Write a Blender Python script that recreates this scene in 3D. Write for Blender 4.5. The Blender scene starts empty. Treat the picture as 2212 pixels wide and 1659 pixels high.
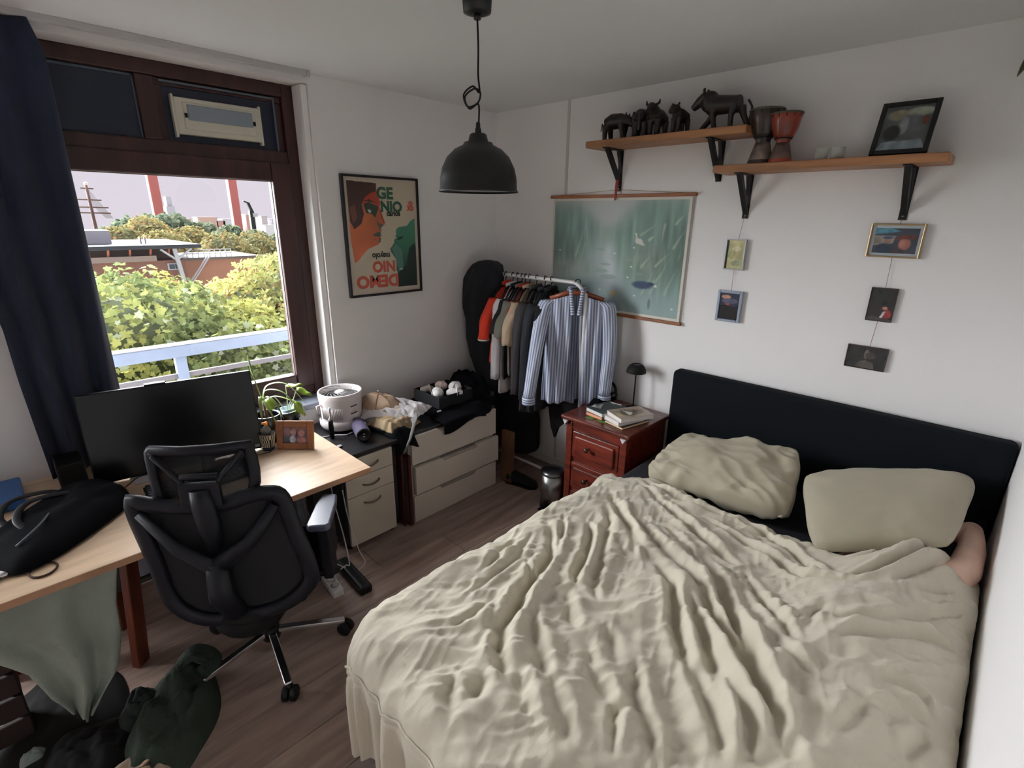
import bpy, math, random
import numpy as np
from mathutils import Vector, Matrix, noise, Euler
PI=math.pi
S=bpy.context.scene; COL=S.collection
# ---------------- camera, world, lights, exposure ----------------
cam_d=bpy.data.cameras.new('camera'); cam=bpy.data.objects.new('camera',cam_d); COL.objects.link(cam); S.camera=cam
cam_d.sensor_width=36; cam_d.lens=36*1095.79/2212; cam_d.clip_start=.02; cam_d.clip_end=1000
_f=Vector((-0.65843714,0.68506597,-0.31168116))
_r=_f.cross(Vector((0,0,1))).normalized(); _u=_r.cross(_f).normalized()
_rl=0.0127; _r2=_r*math.cos(_rl)+_u*math.sin(_rl); _u2=-_r*math.sin(_rl)+_u*math.cos(_rl)
_m=Matrix((_r2,_u2,-_f)).transposed().to_4x4(); _m.translation=Vector((2.9615,-2.8794,1.8781)); cam.matrix_world=_m
w=bpy.data.worlds.new('overcast_sky'); S.world=w; w.use_nodes=True
nt=w.node_tree; bg=nt.nodes['Background']; tc=nt.nodes.new('ShaderNodeTexCoord'); sx=nt.nodes.new('ShaderNodeSeparateXYZ'); cr=nt.nodes.new('ShaderNodeValToRGB')
nt.links.new(tc.outputs['Generated'],sx.inputs[0]); nt.links.new(sx.outputs['Z'],cr.inputs[0]); nt.links.new(cr.outputs[0],bg.inputs[0])
cr.color_ramp.elements[0].position=0.0; cr.color_ramp.elements[0].color=(.53,.485,.55,1)
cr.color_ramp.elements[1].position=.5; cr.color_ramp.elements[1].color=(.53,.52,.59,1)
bg.inputs[1].default_value=1.0
# soft daylight of the bright overcast sky, coming down through the window
sd=bpy.data.lights.new('daylight','SUN'); sd.energy=31; sd.angle=math.radians(100); sd.color=(.95,.97,1.0)
so=bpy.data.objects.new('daylight',sd); COL.objects.link(so); so.rotation_euler=Vector((-.79,-.30,.42)).to_track_quat('Z','Y').to_euler()
S.view_settings.view_transform='Standard'; S.view_settings.look='None'; S.view_settings.gamma=1; S.view_settings.exposure=0.58
S.view_settings.use_curve_mapping=False
S.cycles.use_denoising=True; S.cycles.max_bounces=8; S.cycles.diffuse_bounces=6; S.cycles.caustics_reflective=False; S.cycles.caustics_refractive=False
S.cycles.sample_clamp_indirect=4
# ---------------- materials ----------------
def lin(c): 
    return tuple((x/255/12.92 if x/255<=.04045 else ((x/255+.055)/1.055)**2.4) for x in c)+(1,)
MATS={}
def mat(name,c,rough=.6,metal=0,var=0,vscale=8,bump=0,bscale=60,c2=None,stretch=(1,1,1),coat=0,spec=.5,sheen=0,trans=0,alpha=1,coord='Object',detail=4,bstretch=None):
    if name in MATS: return MATS[name]
    m=bpy.data.materials.new(name); m.use_nodes=True; n=m.node_tree.nodes; l=m.node_tree.links; b=n['Principled BSDF']
    b.inputs['Roughness'].default_value=rough; b.inputs['Metallic'].default_value=metal; b.inputs['Base Color'].default_value=lin(c)
    b.inputs['Specular IOR Level'].default_value=spec; b.inputs['Coat Weight'].default_value=coat; b.inputs['Sheen Weight'].default_value=sheen
    b.inputs['Transmission Weight'].default_value=trans; b.inputs['Alpha'].default_value=alpha
    m.diffuse_color=lin(c)
    if var or c2 or bump:
        t=n.new('ShaderNodeTexCoord')
    if var or c2:
        mp=n.new('ShaderNodeMapping'); mp.inputs['Scale'].default_value=stretch; l.new(t.outputs[coord],mp.inputs[0])
        z=n.new('ShaderNodeTexNoise'); z.inputs['Scale'].default_value=vscale; z.inputs['Detail'].default_value=detail; l.new(mp.outputs[0],z.inputs[0])
        r=n.new('ShaderNodeValToRGB'); r.color_ramp.elements[0].position=.3; r.color_ramp.elements[1].position=.7
        if c2: r.color_ramp.elements[0].color=lin(c); r.color_ramp.elements[1].color=lin(c2)
        else:
            r.color_ramp.elements[0].color=lin([max(0,x*(1-var)) for x in c]); r.color_ramp.elements[1].color=lin([min(255,x*(1+var)) for x in c])
        l.new(z.outputs[0],r.inputs[0]); l.new(r.outputs[0],b.inputs['Base Color'])
    if bump:
        mb_=n.new('ShaderNodeMapping'); mb_.inputs['Scale'].default_value=bstretch or stretch; l.new(t.outputs[coord],mb_.inputs[0])
        z2=n.new('ShaderNodeTexNoise'); z2.inputs['Scale'].default_value=bscale; z2.inputs['Detail'].default_value=3; l.new(mb_.outputs[0],z2.inputs[0])
        bp=n.new('ShaderNodeBump'); bp.inputs['Strength'].default_value=bump; bp.inputs['Distance'].default_value=.01; l.new(z2.outputs[0],bp.inputs['Height']); l.new(bp.outputs[0],b.inputs['Normal'])
    MATS[name]=m; return m
def vmat(name='printed_colour',rough=.5,coat=0):
    if name in MATS: return MATS[name]
    m=bpy.data.materials.new(name); m.use_nodes=True; n=m.node_tree.nodes; l=m.node_tree.links; b=n['Principled BSDF']
    a=n.new('ShaderNodeAttribute'); a.attribute_name='Col'; l.new(a.outputs['Color'],b.inputs['Base Color']); b.inputs['Roughness'].default_value=rough; b.inputs['Coat Weight'].default_value=coat
    MATS[name]=m; return m
def stripemat(name,ca,cb,scale,axis='X',thr=.5,rough=.8,coord='UV'):
    m=bpy.data.materials.new(name); m.use_nodes=True; n=m.node_tree.nodes; l=m.node_tree.links; b=n['Principled BSDF']
    t=n.new('ShaderNodeTexCoord'); s=n.new('ShaderNodeSeparateXYZ'); l.new(t.outputs[coord],s.inputs[0])
    mu=n.new('ShaderNodeMath'); mu.operation='MULTIPLY'; mu.inputs[1].default_value=scale; l.new(s.outputs[axis],mu.inputs[0])
    fr=n.new('ShaderNodeMath'); fr.operation='FRACT'; l.new(mu.outputs[0],fr.inputs[0])
    r=n.new('ShaderNodeValToRGB'); r.color_ramp.elements[0].position=thr-.08; r.color_ramp.elements[1].position=thr+.08
    r.color_ramp.elements[0].color=lin(ca); r.color_ramp.elements[1].color=lin(cb); l.new(fr.outputs[0],r.inputs[0]); l.new(r.outputs[0],b.inputs['Base Color']); b.inputs['Roughness'].default_value=rough
    MATS[name]=m; return m
# ---------------- mesh helpers ----------------
RW={}   # root matrix of every object
class MB:
    def __init__(s,M=None): s.v=[]; s.f=[]; s.uv={}; s.M=M; s.sm=[]
    def add(s,vs,fs,smooth=False,uv=None):
        o=len(s.v)
        for i,p in enumerate(vs):
            p=Vector(p)
            if s.M is not None: p=s.M@p
            s.v.append(p)
            if uv is not None: s.uv[o+i]=uv[i]
        for f in fs: s.f.append([o+i for i in f]); s.sm.append(smooth)
        return s
    def box(s,x0,x1,y0,y1,z0,z1):
        vs=[(x,y,z) for x in (x0,x1) for y in (y0,y1) for z in (z0,z1)]
        return s.add(vs,[(0,1,3,2),(4,6,7,5),(0,4,5,1),(2,3,7,6),(0,2,6,4),(1,5,7,3)])
    def obox(s,c,size,R=None,taper=1):
        R=R or Matrix.Identity(3); c=Vector(c); vs=[]
        for i in (-1,1):
            for j in (-1,1):
                for k in (-1,1):
                    t=taper if k>0 else 1
                    vs.append(c+R@Vector((i*size[0]/2*t,j*size[1]/2*t,k*size[2]/2)))
        return s.add(vs,[(0,1,3,2),(4,6,7,5),(0,4,5,1),(2,3,7,6),(0,2,6,4),(1,5,7,3)])
    def beam(s,a,b,w,h,up=(0,0,1)):
        a=Vector(a); b=Vector(b); d=(b-a); L=d.length; d.normalize(); u=Vector(up); x=d.cross(u)
        if x.length<1e-4: x=d.cross(Vector((1,0,0)))
        x.normalize(); u=x.cross(d)
        R=Matrix((x,d,u)).transposed(); return s.obox((a+b)/2,(w,L,h),R)
    def tube(s,pts,r,n=8,cap=True,smooth=True,closed=False,flat=1.0):
        pts=[Vector(p) for p in pts]; N=len(pts); rs=r if isinstance(r,(list,tuple)) else [r]*N
        vs=[]; fs=[]; prev=None
        for i,p in enumerate(pts):
            if closed: t=pts[(i+1)%N]-pts[i-1]
            else: t=(pts[min(i+1,N-1)]-pts[max(i-1,0)])
            if t.length<1e-9: t=Vector((0,0,1))
            t.normalize()
            if prev is None:
                a=Vector((0,0,1)) if abs(t.z)<.9 else Vector((1,0,0)); x=t.cross(a).normalized()
            else: x=(prev-t*prev.dot(t)); x=x.normalized() if x.length>1e-6 else t.orthogonal().normalized()
            prev=x; y=t.cross(x)
            for k in range(n):
                a=2*PI*k/n; vs.append(p+x*math.cos(a)*rs[i]+y*math.sin(a)*rs[i]*flat)
        M=N if closed else N-1
        for i in range(M):
            for k in range(n):
                j=(i+1)%N; fs.append((i*n+k,i*n+(k+1)%n,j*n+(k+1)%n,j*n+k))
        s.add(vs,fs,smooth)
        if cap and not closed:
            o=len(s.v)-len(vs); s.f.append([o+k for k in range(n)][::-1]); s.f.append([o+(N-1)*n+k for k in range(n)]); s.sm+=[False,False]
        return s
    def loft(s,rings,cap=True,smooth=True,uv=False,close=True):
        n=len(rings[0]); vs=[p for r in rings for p in r]; fs=[]; N=len(rings)
        for i in range(N-1):
            for k in range(n if close else n-1): fs.append((i*n+k,i*n+(k+1)%n,(i+1)*n+(k+1)%n,(i+1)*n+k))
        uvs=[((1-abs(2*k/n-1)) if close else k/n,i/(N-1)) for i in range(N) for k in range(n)] if uv else None
        if cap and close: fs+= [tuple(range(n))[::-1],tuple((N-1)*n+k for k in range(n))]
        return s.add(vs,fs,smooth,uvs)
    def lathe(s,prof,c=(0,0,0),n=24,R=None,smooth=True,cap=False):
        R=R or Matrix.Identity(3); c=Vector(c); rings=[[c+R@Vector((r*math.cos(2*PI*k/n),r*math.sin(2*PI*k/n),z)) for k in range(n)] for r,z in prof]
        return s.loft(rings,cap,smooth)
    def cyl(s,c,r,h,n=20,R=None,r2=None):
        return s.lathe([(r,0),(r if r2 is None else r2,h)],c,n,R,True,True)
    def prism(s,poly,fn,a,b):
        n=len(poly); vs=[fn(u,v,a) for u,v in poly]+[fn(u,v,b) for u,v in poly]
        return s.add(vs,[tuple(range(n))[::-1],tuple(range(n,2*n))]+[(i,(i+1)%n,n+(i+1)%n,n+i) for i in range(n)])
    def ell(s,c,r,R=None,nu=16,nv=10):
        R=R or Matrix.Identity(3); c=Vector(c); rings=[]
        for i in range(nv+1):
            t=PI*i/nv; rr=max(math.sin(t),1e-3); rings.append([c+R@Vector((r[0]*rr*math.cos(2*PI*k/nu),r[1]*rr*math.sin(2*PI*k/nu),-r[2]*math.cos(t))) for k in range(nu)])
        return s.loft(rings,True,True)
    def grid(s,fn,nu,nv,smooth=True,uv=False):
        vs=[fn(i/(nu-1),j/(nv-1)) for j in range(nv) for i in range(nu)]
        fs=[(j*nu+i,j*nu+i+1,(j+1)*nu+i+1,(j+1)*nu+i) for j in range(nv-1) for i in range(nu-1)]
        return s.add(vs,fs,smooth,[(i/(nu-1),j/(nv-1)) for j in range(nv) for i in range(nu)] if uv else None)
    def build(s,name,m,parent=None,bevel=0,sub=0,solid=0,remesh=0,smoothit=0,autos=False,bseg=2):
        root=RW.get(parent.name) if parent else None
        vs=s.v
        if root is not None:
            inv=root.inverted(); vs=[inv@p for p in vs]
        me=bpy.data.meshes.new(name); me.from_pydata([tuple(p) for p in vs],[],s.f); 
        me.polygons.foreach_set('use_smooth',s.sm)
        if s.uv:
            ul=me.uv_layers.new(name='UVMap'); 
            for lp in me.loops: ul.data[lp.index].uv=s.uv.get(lp.vertex_index,(0,0))
        me.materials.append(m); me.validate(); me.update()
        o=bpy.data.objects.new(name,me); COL.objects.link(o)
        if parent: o.parent=parent; RW[o.name]=root
        else: RW[o.name]=Matrix.Identity(4)
        if remesh:
            q=o.modifiers.new('remesh','REMESH'); q.mode='VOXEL'; q.voxel_size=remesh; q.use_smooth_shade=True
        if smoothit:
            q=o.modifiers.new('smooth','SMOOTH'); q.iterations=smoothit; q.factor=.5
        if solid:
            q=o.modifiers.new('solid','SOLIDIFY'); q.thickness=solid; q.offset=0
        if bevel:
            q=o.modifiers.new('bevel','BEVEL'); q.width=bevel; q.segments=bseg; q.limit_method='ANGLE'; q.angle_limit=math.radians(50)
        if sub:
            q=o.modifiers.new('sub','SUBSURF'); q.levels=sub; q.render_levels=sub
        return o
def thing(name,label,cat,loc=(0,0,0),rz=0,group=None):
    o=bpy.data.objects.new(name,None); COL.objects.link(o); o.empty_display_size=.05
    o.location=loc; o.rotation_euler=(0,0,rz); o['label']=label; o['category']=cat
    if group: o['group']=group
    RW[o.name]=Matrix.Translation(Vector(loc))@Matrix.Rotation(rz,4,'Z'); return o
def tag(o,label,cat,group=None,kind=None):
    o['label']=label; o['category']=cat
    if group: o['group']=group
    if kind: o['kind']=kind
    return o
def struct(o): o['kind']='structure'; return o
def dup(root,loc,rz,label,group=None):
    r=root.copy(); COL.objects.link(r); r.location=loc; r.rotation_euler=(0,0,rz); r['label']=label
    if group: r['group']=group
    RW[r.name]=Matrix.Translation(Vector(loc))@Matrix.Rotation(rz,4,'Z')
    for ch in list(root.children):
        c=ch.copy(); COL.objects.link(c); c.parent=r
        for g in list(ch.children):
            d=g.copy(); COL.objects.link(d); d.parent=c
    return r
def M4(loc,rz=0,rx=0,ry=0): return Matrix.Translation(Vector(loc))@Euler((rx,ry,rz),'XYZ').to_matrix().to_4x4()
def nz(x,y,z,s=1): return noise.noise(Vector((x*s,y*s,z*s)))
def bez(pts,n=6):
    # catmull-rom through the points
    P=[Vector(p) for p in pts]; P=[P[0]*2-P[1]]+P+[P[-1]*2-P[-2]]; out=[]
    for i in range(1,len(P)-2):
        for k in range(n):
            t=k/n; a,b,c,d=P[i-1],P[i],P[i+1],P[i+2]
            out.append(.5*((2*b)+(c-a)*t+(2*a-5*b+4*c-d)*t*t+(3*b-a-3*c+d)*t**3))
    out.append(P[-2]); return out
def text_mesh(body,size,extr,fn,name,m,parent,bold=0.0,spacing=1.0):
    cu=bpy.data.curves.new('t','FONT'); cu.body=body; cu.size=size; cu.extrude=extr; cu.offset=bold; cu.align_x='LEFT'; cu.space_character=spacing; cu.resolution_u=3
    to=bpy.data.objects.new('t',cu); me=bpy.data.meshes.new_from_object(to); bpy.data.objects.remove(to)
    b=MB(); b.add([fn(*v.co) for v in me.vertices],[tuple(p.vertices) for p in me.polygons]); bpy.data.meshes.remove(me)
    return b.build(name,m,parent)
def inpoly(U,V,poly):
    r=np.zeros(U.shape,bool); n=len(poly); j=n-1
    for i in range(n):
        xi,yi=poly[i]; xj,yj=poly[j]
        c=((yi>V)!=(yj>V))&(U<(xj-xi)*(V-yi)/((yj-yi) if yj!=yi else 1e-9)+xi); r^=c; j=i
    return r
def print_sheet(name,nu,nv,fn,img,parent,m=None):
    # flat printed sheet: fn(u,v)->point, img (nv,nu,3) sRGB 0-255, row 0 = top
    vs=[fn(i/(nu-1),1-j/(nv-1)) for j in range(nv) for i in range(nu)]
    fs=[(j*nu+i,(j+1)*nu+i,(j+1)*nu+i+1,j*nu+i+1) for j in range(nv-1) for i in range(nu-1)]
    b=MB(); b.add(vs,fs); o=b.build(name,m or vmat(),parent)
    a=np.clip(img.reshape(-1,3)/255.,0,1); a=np.where(a<=.04045,a/12.92,((a+.055)/1.055)**2.4)
    ca=o.data.color_attributes.new('Col','FLOAT_COLOR','POINT'); ca.data.foreach_set('color',np.hstack([a,np.ones((len(a),1))]).ravel()); return o
def smoothnoise(nv,nu,sv,su,seed):
    g=np.random.RandomState(seed).rand(sv+2,su+2); y=np.linspace(0,sv,nv,endpoint=False); x=np.linspace(0,su,nu,endpoint=False)
    yi=y.astype(int); xi=x.astype(int); fy=(y-yi)[:,None]; fx=(x-xi)[None]; fy=fy*fy*(3-2*fy); fx=fx*fx*(3-2*fx)
    return g[yi][:,xi]*(1-fy)*(1-fx)+g[yi+1][:,xi]*fy*(1-fx)+g[yi][:,xi+1]*(1-fy)*fx+g[yi+1][:,xi+1]*fy*fx
# common materials
WHITE=mat('wall_paint',(236,234,234),.75,bump=.05,bscale=220)
BLACK=mat('black_plastic',(10,11,13),.42,spec=.35)
MBLK=mat('matte_black',(13,14,16),.7,spec=.3)
BFAB=mat('black_fabric',(12,13,18),.95,bump=.3,bscale=400,spec=.12)
CHROME=mat('chrome',(225,225,230),.22,1)
STEEL=mat('brushed_steel',(150,150,150),.3,1,bump=.05,bscale=80,stretch=(1,1,.02))
# ---------------- setting ----------------
# floor with separate planks running along the room
b=MB().box(-.2,3.4,-4.7,.15,-.12,-.011); fl=struct(b.build('floor',mat('floor_base',(40,34,32),.9)))
pm=[]
for k in range(3):
    m=mat('plank_%d'%k,[(160,138,128),(150,130,121),(168,145,134)][k],.36,var=.13,vscale=2.6,stretch=(9,1,1),bump=.04,bscale=30,bstretch=(10,.6,1),spec=.45); pm.append(m)
random.seed(3); y0s=[]
x=1.005-5*.2145; row=0
while x<3.15:
    y=-4.6-random.random()*1.2
    while y<0:
        L=1.38; a,c=max(y,-4.6),min(y+L,0)
        if c-a>.02: MB().box(max(x,0)+.0012,min(x+.2145,3.15)-.0012,a+.0012,c-.0012,-.0105,0).build('plank',pm[random.randrange(3)],fl,bevel=.0012,bseg=1)
        y+=L
    x+=.2145; row+=1
struct(MB().box(-.22,3.4,-4.7,.15,2.6,2.75).build('ceiling',mat('ceiling_paint',(226,227,228),.85,bump=.06,bscale=150)))
wl=MB(); WY0,WY1,WZ0,WZ1=-2.80,-1.42,.755,2.555
wl.box(-.28,0,-4.7,-4.25,-.1,2.65).box(-.28,0,-3.55,WY0,-.1,2.65).box(-.28,0,-4.25,-3.55,2.2,2.65).box(-.28,0,-4.25,-3.55,-.1,.03).box(-.28,0,WY1,.15,-.1,2.65).box(-.28,0,WY0,WY1,-.1,WZ0).box(-.28,0,WY0,WY1,WZ1,2.65)
struct(wl.build('wall_left',WHITE))
struct(MB().box(-.2,3.4,0,.15,-.1,2.65).build('wall_back',WHITE))
struct(MB().box(3.15,3.3,-4.7,.1,-.1,2.65).build('wall_right',WHITE))
wf=MB().box(-.2,3.3,-4.7,-4.55,-.1,2.65); struct(wf.build('wall_front',WHITE))
struct(MB().box(.0,3.15,-.014,0,0,.07).build('baseboard_back',WHITE,bevel=.003))
struct(MB().box(0,.014,-4.5,-.014,0,.07).build('baseboard_left',WHITE,bevel=.003))
struct(MB().box(.665,.687,-.004,0,.0,2.6).build('trim_1',mat('seam_paint',(200,194,190),.8),bevel=.001))
# ---------------- window ----------------
WOOD=mat('window_wood',(60,33,31),.36,var=.22,vscale=3,stretch=(6,6,.6),bump=.06,bscale=60)
DPANE=mat('dark_panel',(28,38,60),.4)
win=bpy.data.objects.new('window_1',None); COL.objects.link(win); struct(win); win.location=(-.14,-2.1,.77); RW['window_1']=Matrix.Translation((-.14,-2.1,.77))
fr=MB(); X0,X1=-.20,-.13
fr.box(X0,X1,-2.80,-2.74,.77,2.555).box(X0,X1,-1.515,-1.42,.77,2.555).box(X0,X1,-2.74,-1.515,2.49,2.555).box(X0,X1,-2.74,-1.515,.77,.84).box(X0,X1,-2.74,-1.515,2.15,2.215)
fr.box(X0,X1,-2.19,-2.115,2.215,2.49)
fr.build('frame',WOOD,win,bevel=.006)
MB().box(X0-.02,X0+.04,-1.555,-1.515,2.2,2.49).box(X0-.02,X0+.04,-2.115,-2.08,2.2,2.49).box(X0-.02,X0+.045,-2.115,-1.515,2.46,2.49).build('transom_sash',WOOD,win,bevel=.003)
sh=MB(); A,B_=-.185,-.115
sh.box(A,B_,-2.745,-2.63,.835,2.155).box(A,B_,-1.625,-1.512,.835,2.155).box(A,B_,-2.63,-1.625,2.055,2.155).box(A,B_,-2.63,-1.625,.835,.925)
sa=sh.build('sash',WOOD,win,bevel=.008)
q=MB()
for (a,b_,c,d) in ((-2.635,-2.628,.92,2.06),(-1.628,-1.621,.92,2.06)): q.box(-.15,-.14,a,b_,c,d)
for (c,d) in ((.919,.926),(2.052,2.058)): q.box(-.15,-.14,-2.63,-1.625,c,d)
q.build('glass_bead',mat('bead',(120,104,104),.5),sa)
gm=bpy.data.materials.new('glass'); gm.use_nodes=True; n=gm.node_tree.nodes; l=gm.node_tree.links; n.remove(n['Principled BSDF']); t=n.new('ShaderNodeBsdfTransparent'); g=n.new('ShaderNodeBsdfGlossy'); g.inputs['Roughness'].default_value=.01; mx=n.new('ShaderNodeMixShader'); mx.inputs[0].default_value=.03
t.inputs[0].default_value=(.985,.99,.985,1); l.new(t.outputs[0],mx.inputs[1]); l.new(g.outputs[0],mx.inputs[2]); l.new(mx.outputs[0],n['Material Output'].inputs[0])
MB().box(-.158,-.152,-2.632,-1.623,.922,2.058).build('pane',gm,win)
MB().box(-.172,-.166,-2.74,-2.185,2.21,2.495).build('panel',DPANE,win)
MB().box(-.172,-.166,-2.12,-1.515,2.21,2.495).build('panel',DPANE,win)
BEAD=mat('panel_bead',(96,110,124),.5)
MB().box(-.166,-.158,-2.196,-2.188,2.215,2.487).box(-.166,-.158,-2.74,-2.19,2.478,2.487).build('panel_bead',BEAD,win)
MB().box(-.150,-.142,-1.562,-1.555,2.215,2.48).box(-.150,-.142,-2.09,-1.555,2.473,2.481).build('panel_bead',BEAD,win)
vn=thing('window_vent','cream plastic ventilator with grey flap set in the upper window panel','vent',(-.12,-1.84,2.25))
CRM=mat('cream_plastic',(206,202,186),.5)
v_=MB().box(-.165,-.125,-2.045,-1.645,2.25,2.415); v_.build('vent_frame',CRM,vn,bevel=.006)
MB().box(-.15,-.118,-2.012,-1.675,2.275,2.395).build('housing',CRM,vn,bevel=.005)
MB().box(-.15,-.112,-1.995,-1.69,2.315,2.385).build('flap',mat('vent_grey',(140,150,160),.5),vn,bevel=.004)
for yy in (-2.004,-1.683): MB().box(-.13,-.113,yy-.006,yy+.006,2.325,2.345).build('latch',BLACK,vn)
for yy in (-2.05,-1.645): MB().box(-.16,-.128,yy-.006,yy+.006,2.235,2.425).build('bracket',CRM,vn,bevel=.002)
struct(MB().box(-.2,.035,-2.80,-1.425,.735,.77).build('trim_2',mat('sill_blue_grey',(116,122,134),.35,coat=.3),bevel=.004))
struct(MB().box(-.13,-.02,-1.455,-1.421,.77,2.55).build('trim_3',WHITE,bevel=.003))
dor=bpy.data.objects.new('added_door_1',None); COL.objects.link(dor); struct(dor); dor.location=(-.15,-3.82,.03); RW['added_door_1']=Matrix.Translation((-.15,-3.82,.03))  # unseen glazed balcony door, added to bring more low side light in
d_=MB(); d_.box(-.20,-.13,-4.25,-4.17,.03,2.2).box(-.20,-.13,-3.63,-3.55,.03,2.2).box(-.20,-.13,-4.17,-3.63,2.1,2.2).box(-.20,-.13,-4.17,-3.63,.03,.13); d_.build('frame',WOOD,dor,bevel=.005)
MB().box(-.17,-.164,-4.17,-3.63,.13,2.1).build('pane',gm,dor)
rl=thing('curtain_rail','slim white curtain rail along the ceiling above the window','rail',(.05,-2.3,2.57))
RM=mat('rail_white',(190,188,188),.35)
MB().box(.035,.065,-3.1,-1.45,2.575,2.6).build('rail',RM,rl,bevel=.002)
MB().box(.028,.072,-1.455,-1.435,2.57,2.6).build('end_cap',RM,rl,bevel=.003)
FOLDS=[(0.035,0.022,[(1.691,-1.331),(1.818,-1.437),(1.894,-1.534),(1.93,-1.652),(1.957,-1.764),(2.006,-1.853),(2.028,-1.946),(2.084,-2.013),(2.155,-2.064),(2.216,-2.096)]),(0.012,0.012,[(1.722,-1.236),(1.818,-1.363),(1.872,-1.455),(1.944,-1.548)]),(0.028,0.018,[(1.841,-1.221),(1.921,-1.297),(1.996,-1.432),(2.044,-1.568),(2.082,-1.613)]),(0.02,0.018,[(1.824,-1.043),(1.923,-1.16),(1.992,-1.317),(2.056,-1.436),(2.125,-1.57),(2.193,-1.632)]),(0.02,0.016,[(1.752,-0.921),(1.939,-1.081),(2.084,-1.225),(2.147,-1.314)]),(0.03,0.02,[(2.221,-1.287),(2.327,-1.372),(2.414,-1.514),(2.484,-1.603),(2.566,-1.702)]),(0.022,0.02,[(2.061,-1.857),(2.144,-1.904),(2.223,-1.969),(2.275,-2.005)]),(0.022,0.018,[(1.926,-1.029),(2.15,-1.159),(2.362,-1.269),(2.537,-1.444),(2.637,-1.539)]),(0.022,0.018,[(2.369,-1.371),(2.481,-1.481),(2.555,-1.581),(2.652,-1.722),(2.74,-1.875)]),(0.015,0.014,[(1.827,-0.712),(2.029,-0.765),(2.347,-0.758)]),(0.022,0.016,[(1.783,-0.729),(2.163,-0.939),(2.33,-1.034),(2.476,-1.102)]),(0.012,0.014,[(1.722,-1.534),(1.737,-1.658),(1.772,-1.81)]),(0.012,0.014,[(1.731,-1.45),(1.806,-1.622),(1.817,-1.794),(1.835,-1.937)]),(0.012,0.016,[(1.909,-1.864),(1.93,-1.987),(1.922,-2.083)]),(0.012,0.016,[(1.943,-1.88),(2.008,-1.976),(2.039,-2.068)]),(0.014,0.02,[(2.255,-1.965),(2.341,-2.043),(2.44,-2.099)]),(0.014,0.014,[(2.484,-1.884),(2.459,-1.944),(2.526,-2.055)]),(0.018,0.02,[(2.403,-1.73),(2.463,-1.849),(2.554,-1.928),(2.605,-1.982)]),(0.016,0.02,[(2.051,-2.166),(2.121,-2.237),(2.185,-2.283)]),(0.012,0.02,[(2.114,-2.077),(2.151,-2.169),(2.169,-2.264)]),(0.012,0.02,[(2.173,-2.02),(2.262,-2.098),(2.346,-2.125)]),(0.012,0.018,[(2.26,-1.789),(2.34,-1.881),(2.413,-1.912),(2.491,-1.95)]),(0.012,0.02,[(2.236,-1.683),(2.314,-1.736),(2.38,-1.816)]),(0.02,0.012,[(1.849,-1.627),(1.929,-1.682),(1.947,-1.693)]),(0.014,0.02,[(2.059,-1.636),(2.146,-1.738),(2.217,-1.78)]),(0.012,0.018,[(2.019,-1.754),(2.074,-1.844),(2.124,-1.882)]),(0.034,0.022,[(2.292,-1.1),(2.392,-1.181),(2.474,-1.279),(2.571,-1.421),(2.64,-1.507),(2.694,-1.589),(2.757,-1.67),(2.832,-1.738)]),(0.034,0.022,[(2.403,-1.337),(2.555,-1.465),(2.651,-1.574),(2.73,-1.658),(2.778,-1.707),(2.834,-1.804)]),(0.028,0.022,[(2.541,-1.635),(2.644,-1.763),(2.728,-1.884)]),(0.024,0.02,[(2.513,-1.508),(2.637,-1.648),(2.734,-1.759),(2.779,-1.846)]),(0.018,0.014,[(2.485,-1.12),(2.583,-1.22),(2.686,-1.346),(2.751,-1.427)]),(0.022,0.012,[(2.174,-0.85),(2.368,-0.894),(2.488,-0.933),(2.573,-0.975),(2.667,-1.044),(2.777,-1.028),(2.901,-0.962)]),(0.016,0.012,[(2.276,-0.749),(2.43,-0.763),(2.566,-0.854),(2.701,-0.992),(2.78,-1.021)]),(0.014,0.014,[(2.586,-1.23),(2.65,-1.282),(2.698,-1.232)]),(0.03,0.014,[(2.795,-1.007),(2.904,-0.832),(2.979,-0.648),(3.076,-0.334)]),(0.016,0.01,[(2.748,-0.884),(2.831,-0.824),(2.883,-0.695),(2.967,-0.499)]),(0.026,0.016,[(2.901,-0.962),(2.99,-0.742),(3.094,-0.463)]),(0.014,0.014,[(2.801,-1.271),(2.871,-1.214),(2.954,-1.15),(3.072,-1.074)]),(0.012,0.012,[(2.871,-1.214),(2.986,-1.071),(3.111,-0.832)]),(0.018,0.014,[(2.812,-1.368),(2.892,-1.273),(3.033,-1.103),(3.103,-1.059)]),(0.012,0.014,[(2.955,-1.433),(3.02,-1.434),(3.071,-1.42)]),(0.012,0.014,[(2.943,-1.431),(2.989,-1.366),(3.046,-1.365),(3.077,-1.411)]),(0.016,0.014,[(2.48,-1.319),(2.603,-1.442),(2.679,-1.535)]),(0.014,0.016,[(2.835,-1.726),(2.843,-1.772),(2.844,-1.795)]),(0.01,0.012,[(2.773,-1.206),(2.749,-1.263),(2.756,-1.339)]),(0.012,0.014,[(2.653,-1.407),(2.696,-1.486),(2.723,-1.544)]),(0.014,0.014,[(2.677,-1.4),(2.725,-1.475),(2.783,-1.512),(2.83,-1.516)]),(0.012,0.018,[(2.901,-1.678),(2.927,-1.604),(2.936,-1.517)]),(0.016,0.014,[(3.03,-1.599),(3.052,-1.531),(3.07,-1.466)]),(0.012,0.014,[(2.194,-1.298),(2.075,-1.18),(1.894,-1.04)]),(0.012,0.014,[(2.119,-1.023),(2.254,-1.107),(2.374,-1.215)])]
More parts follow.
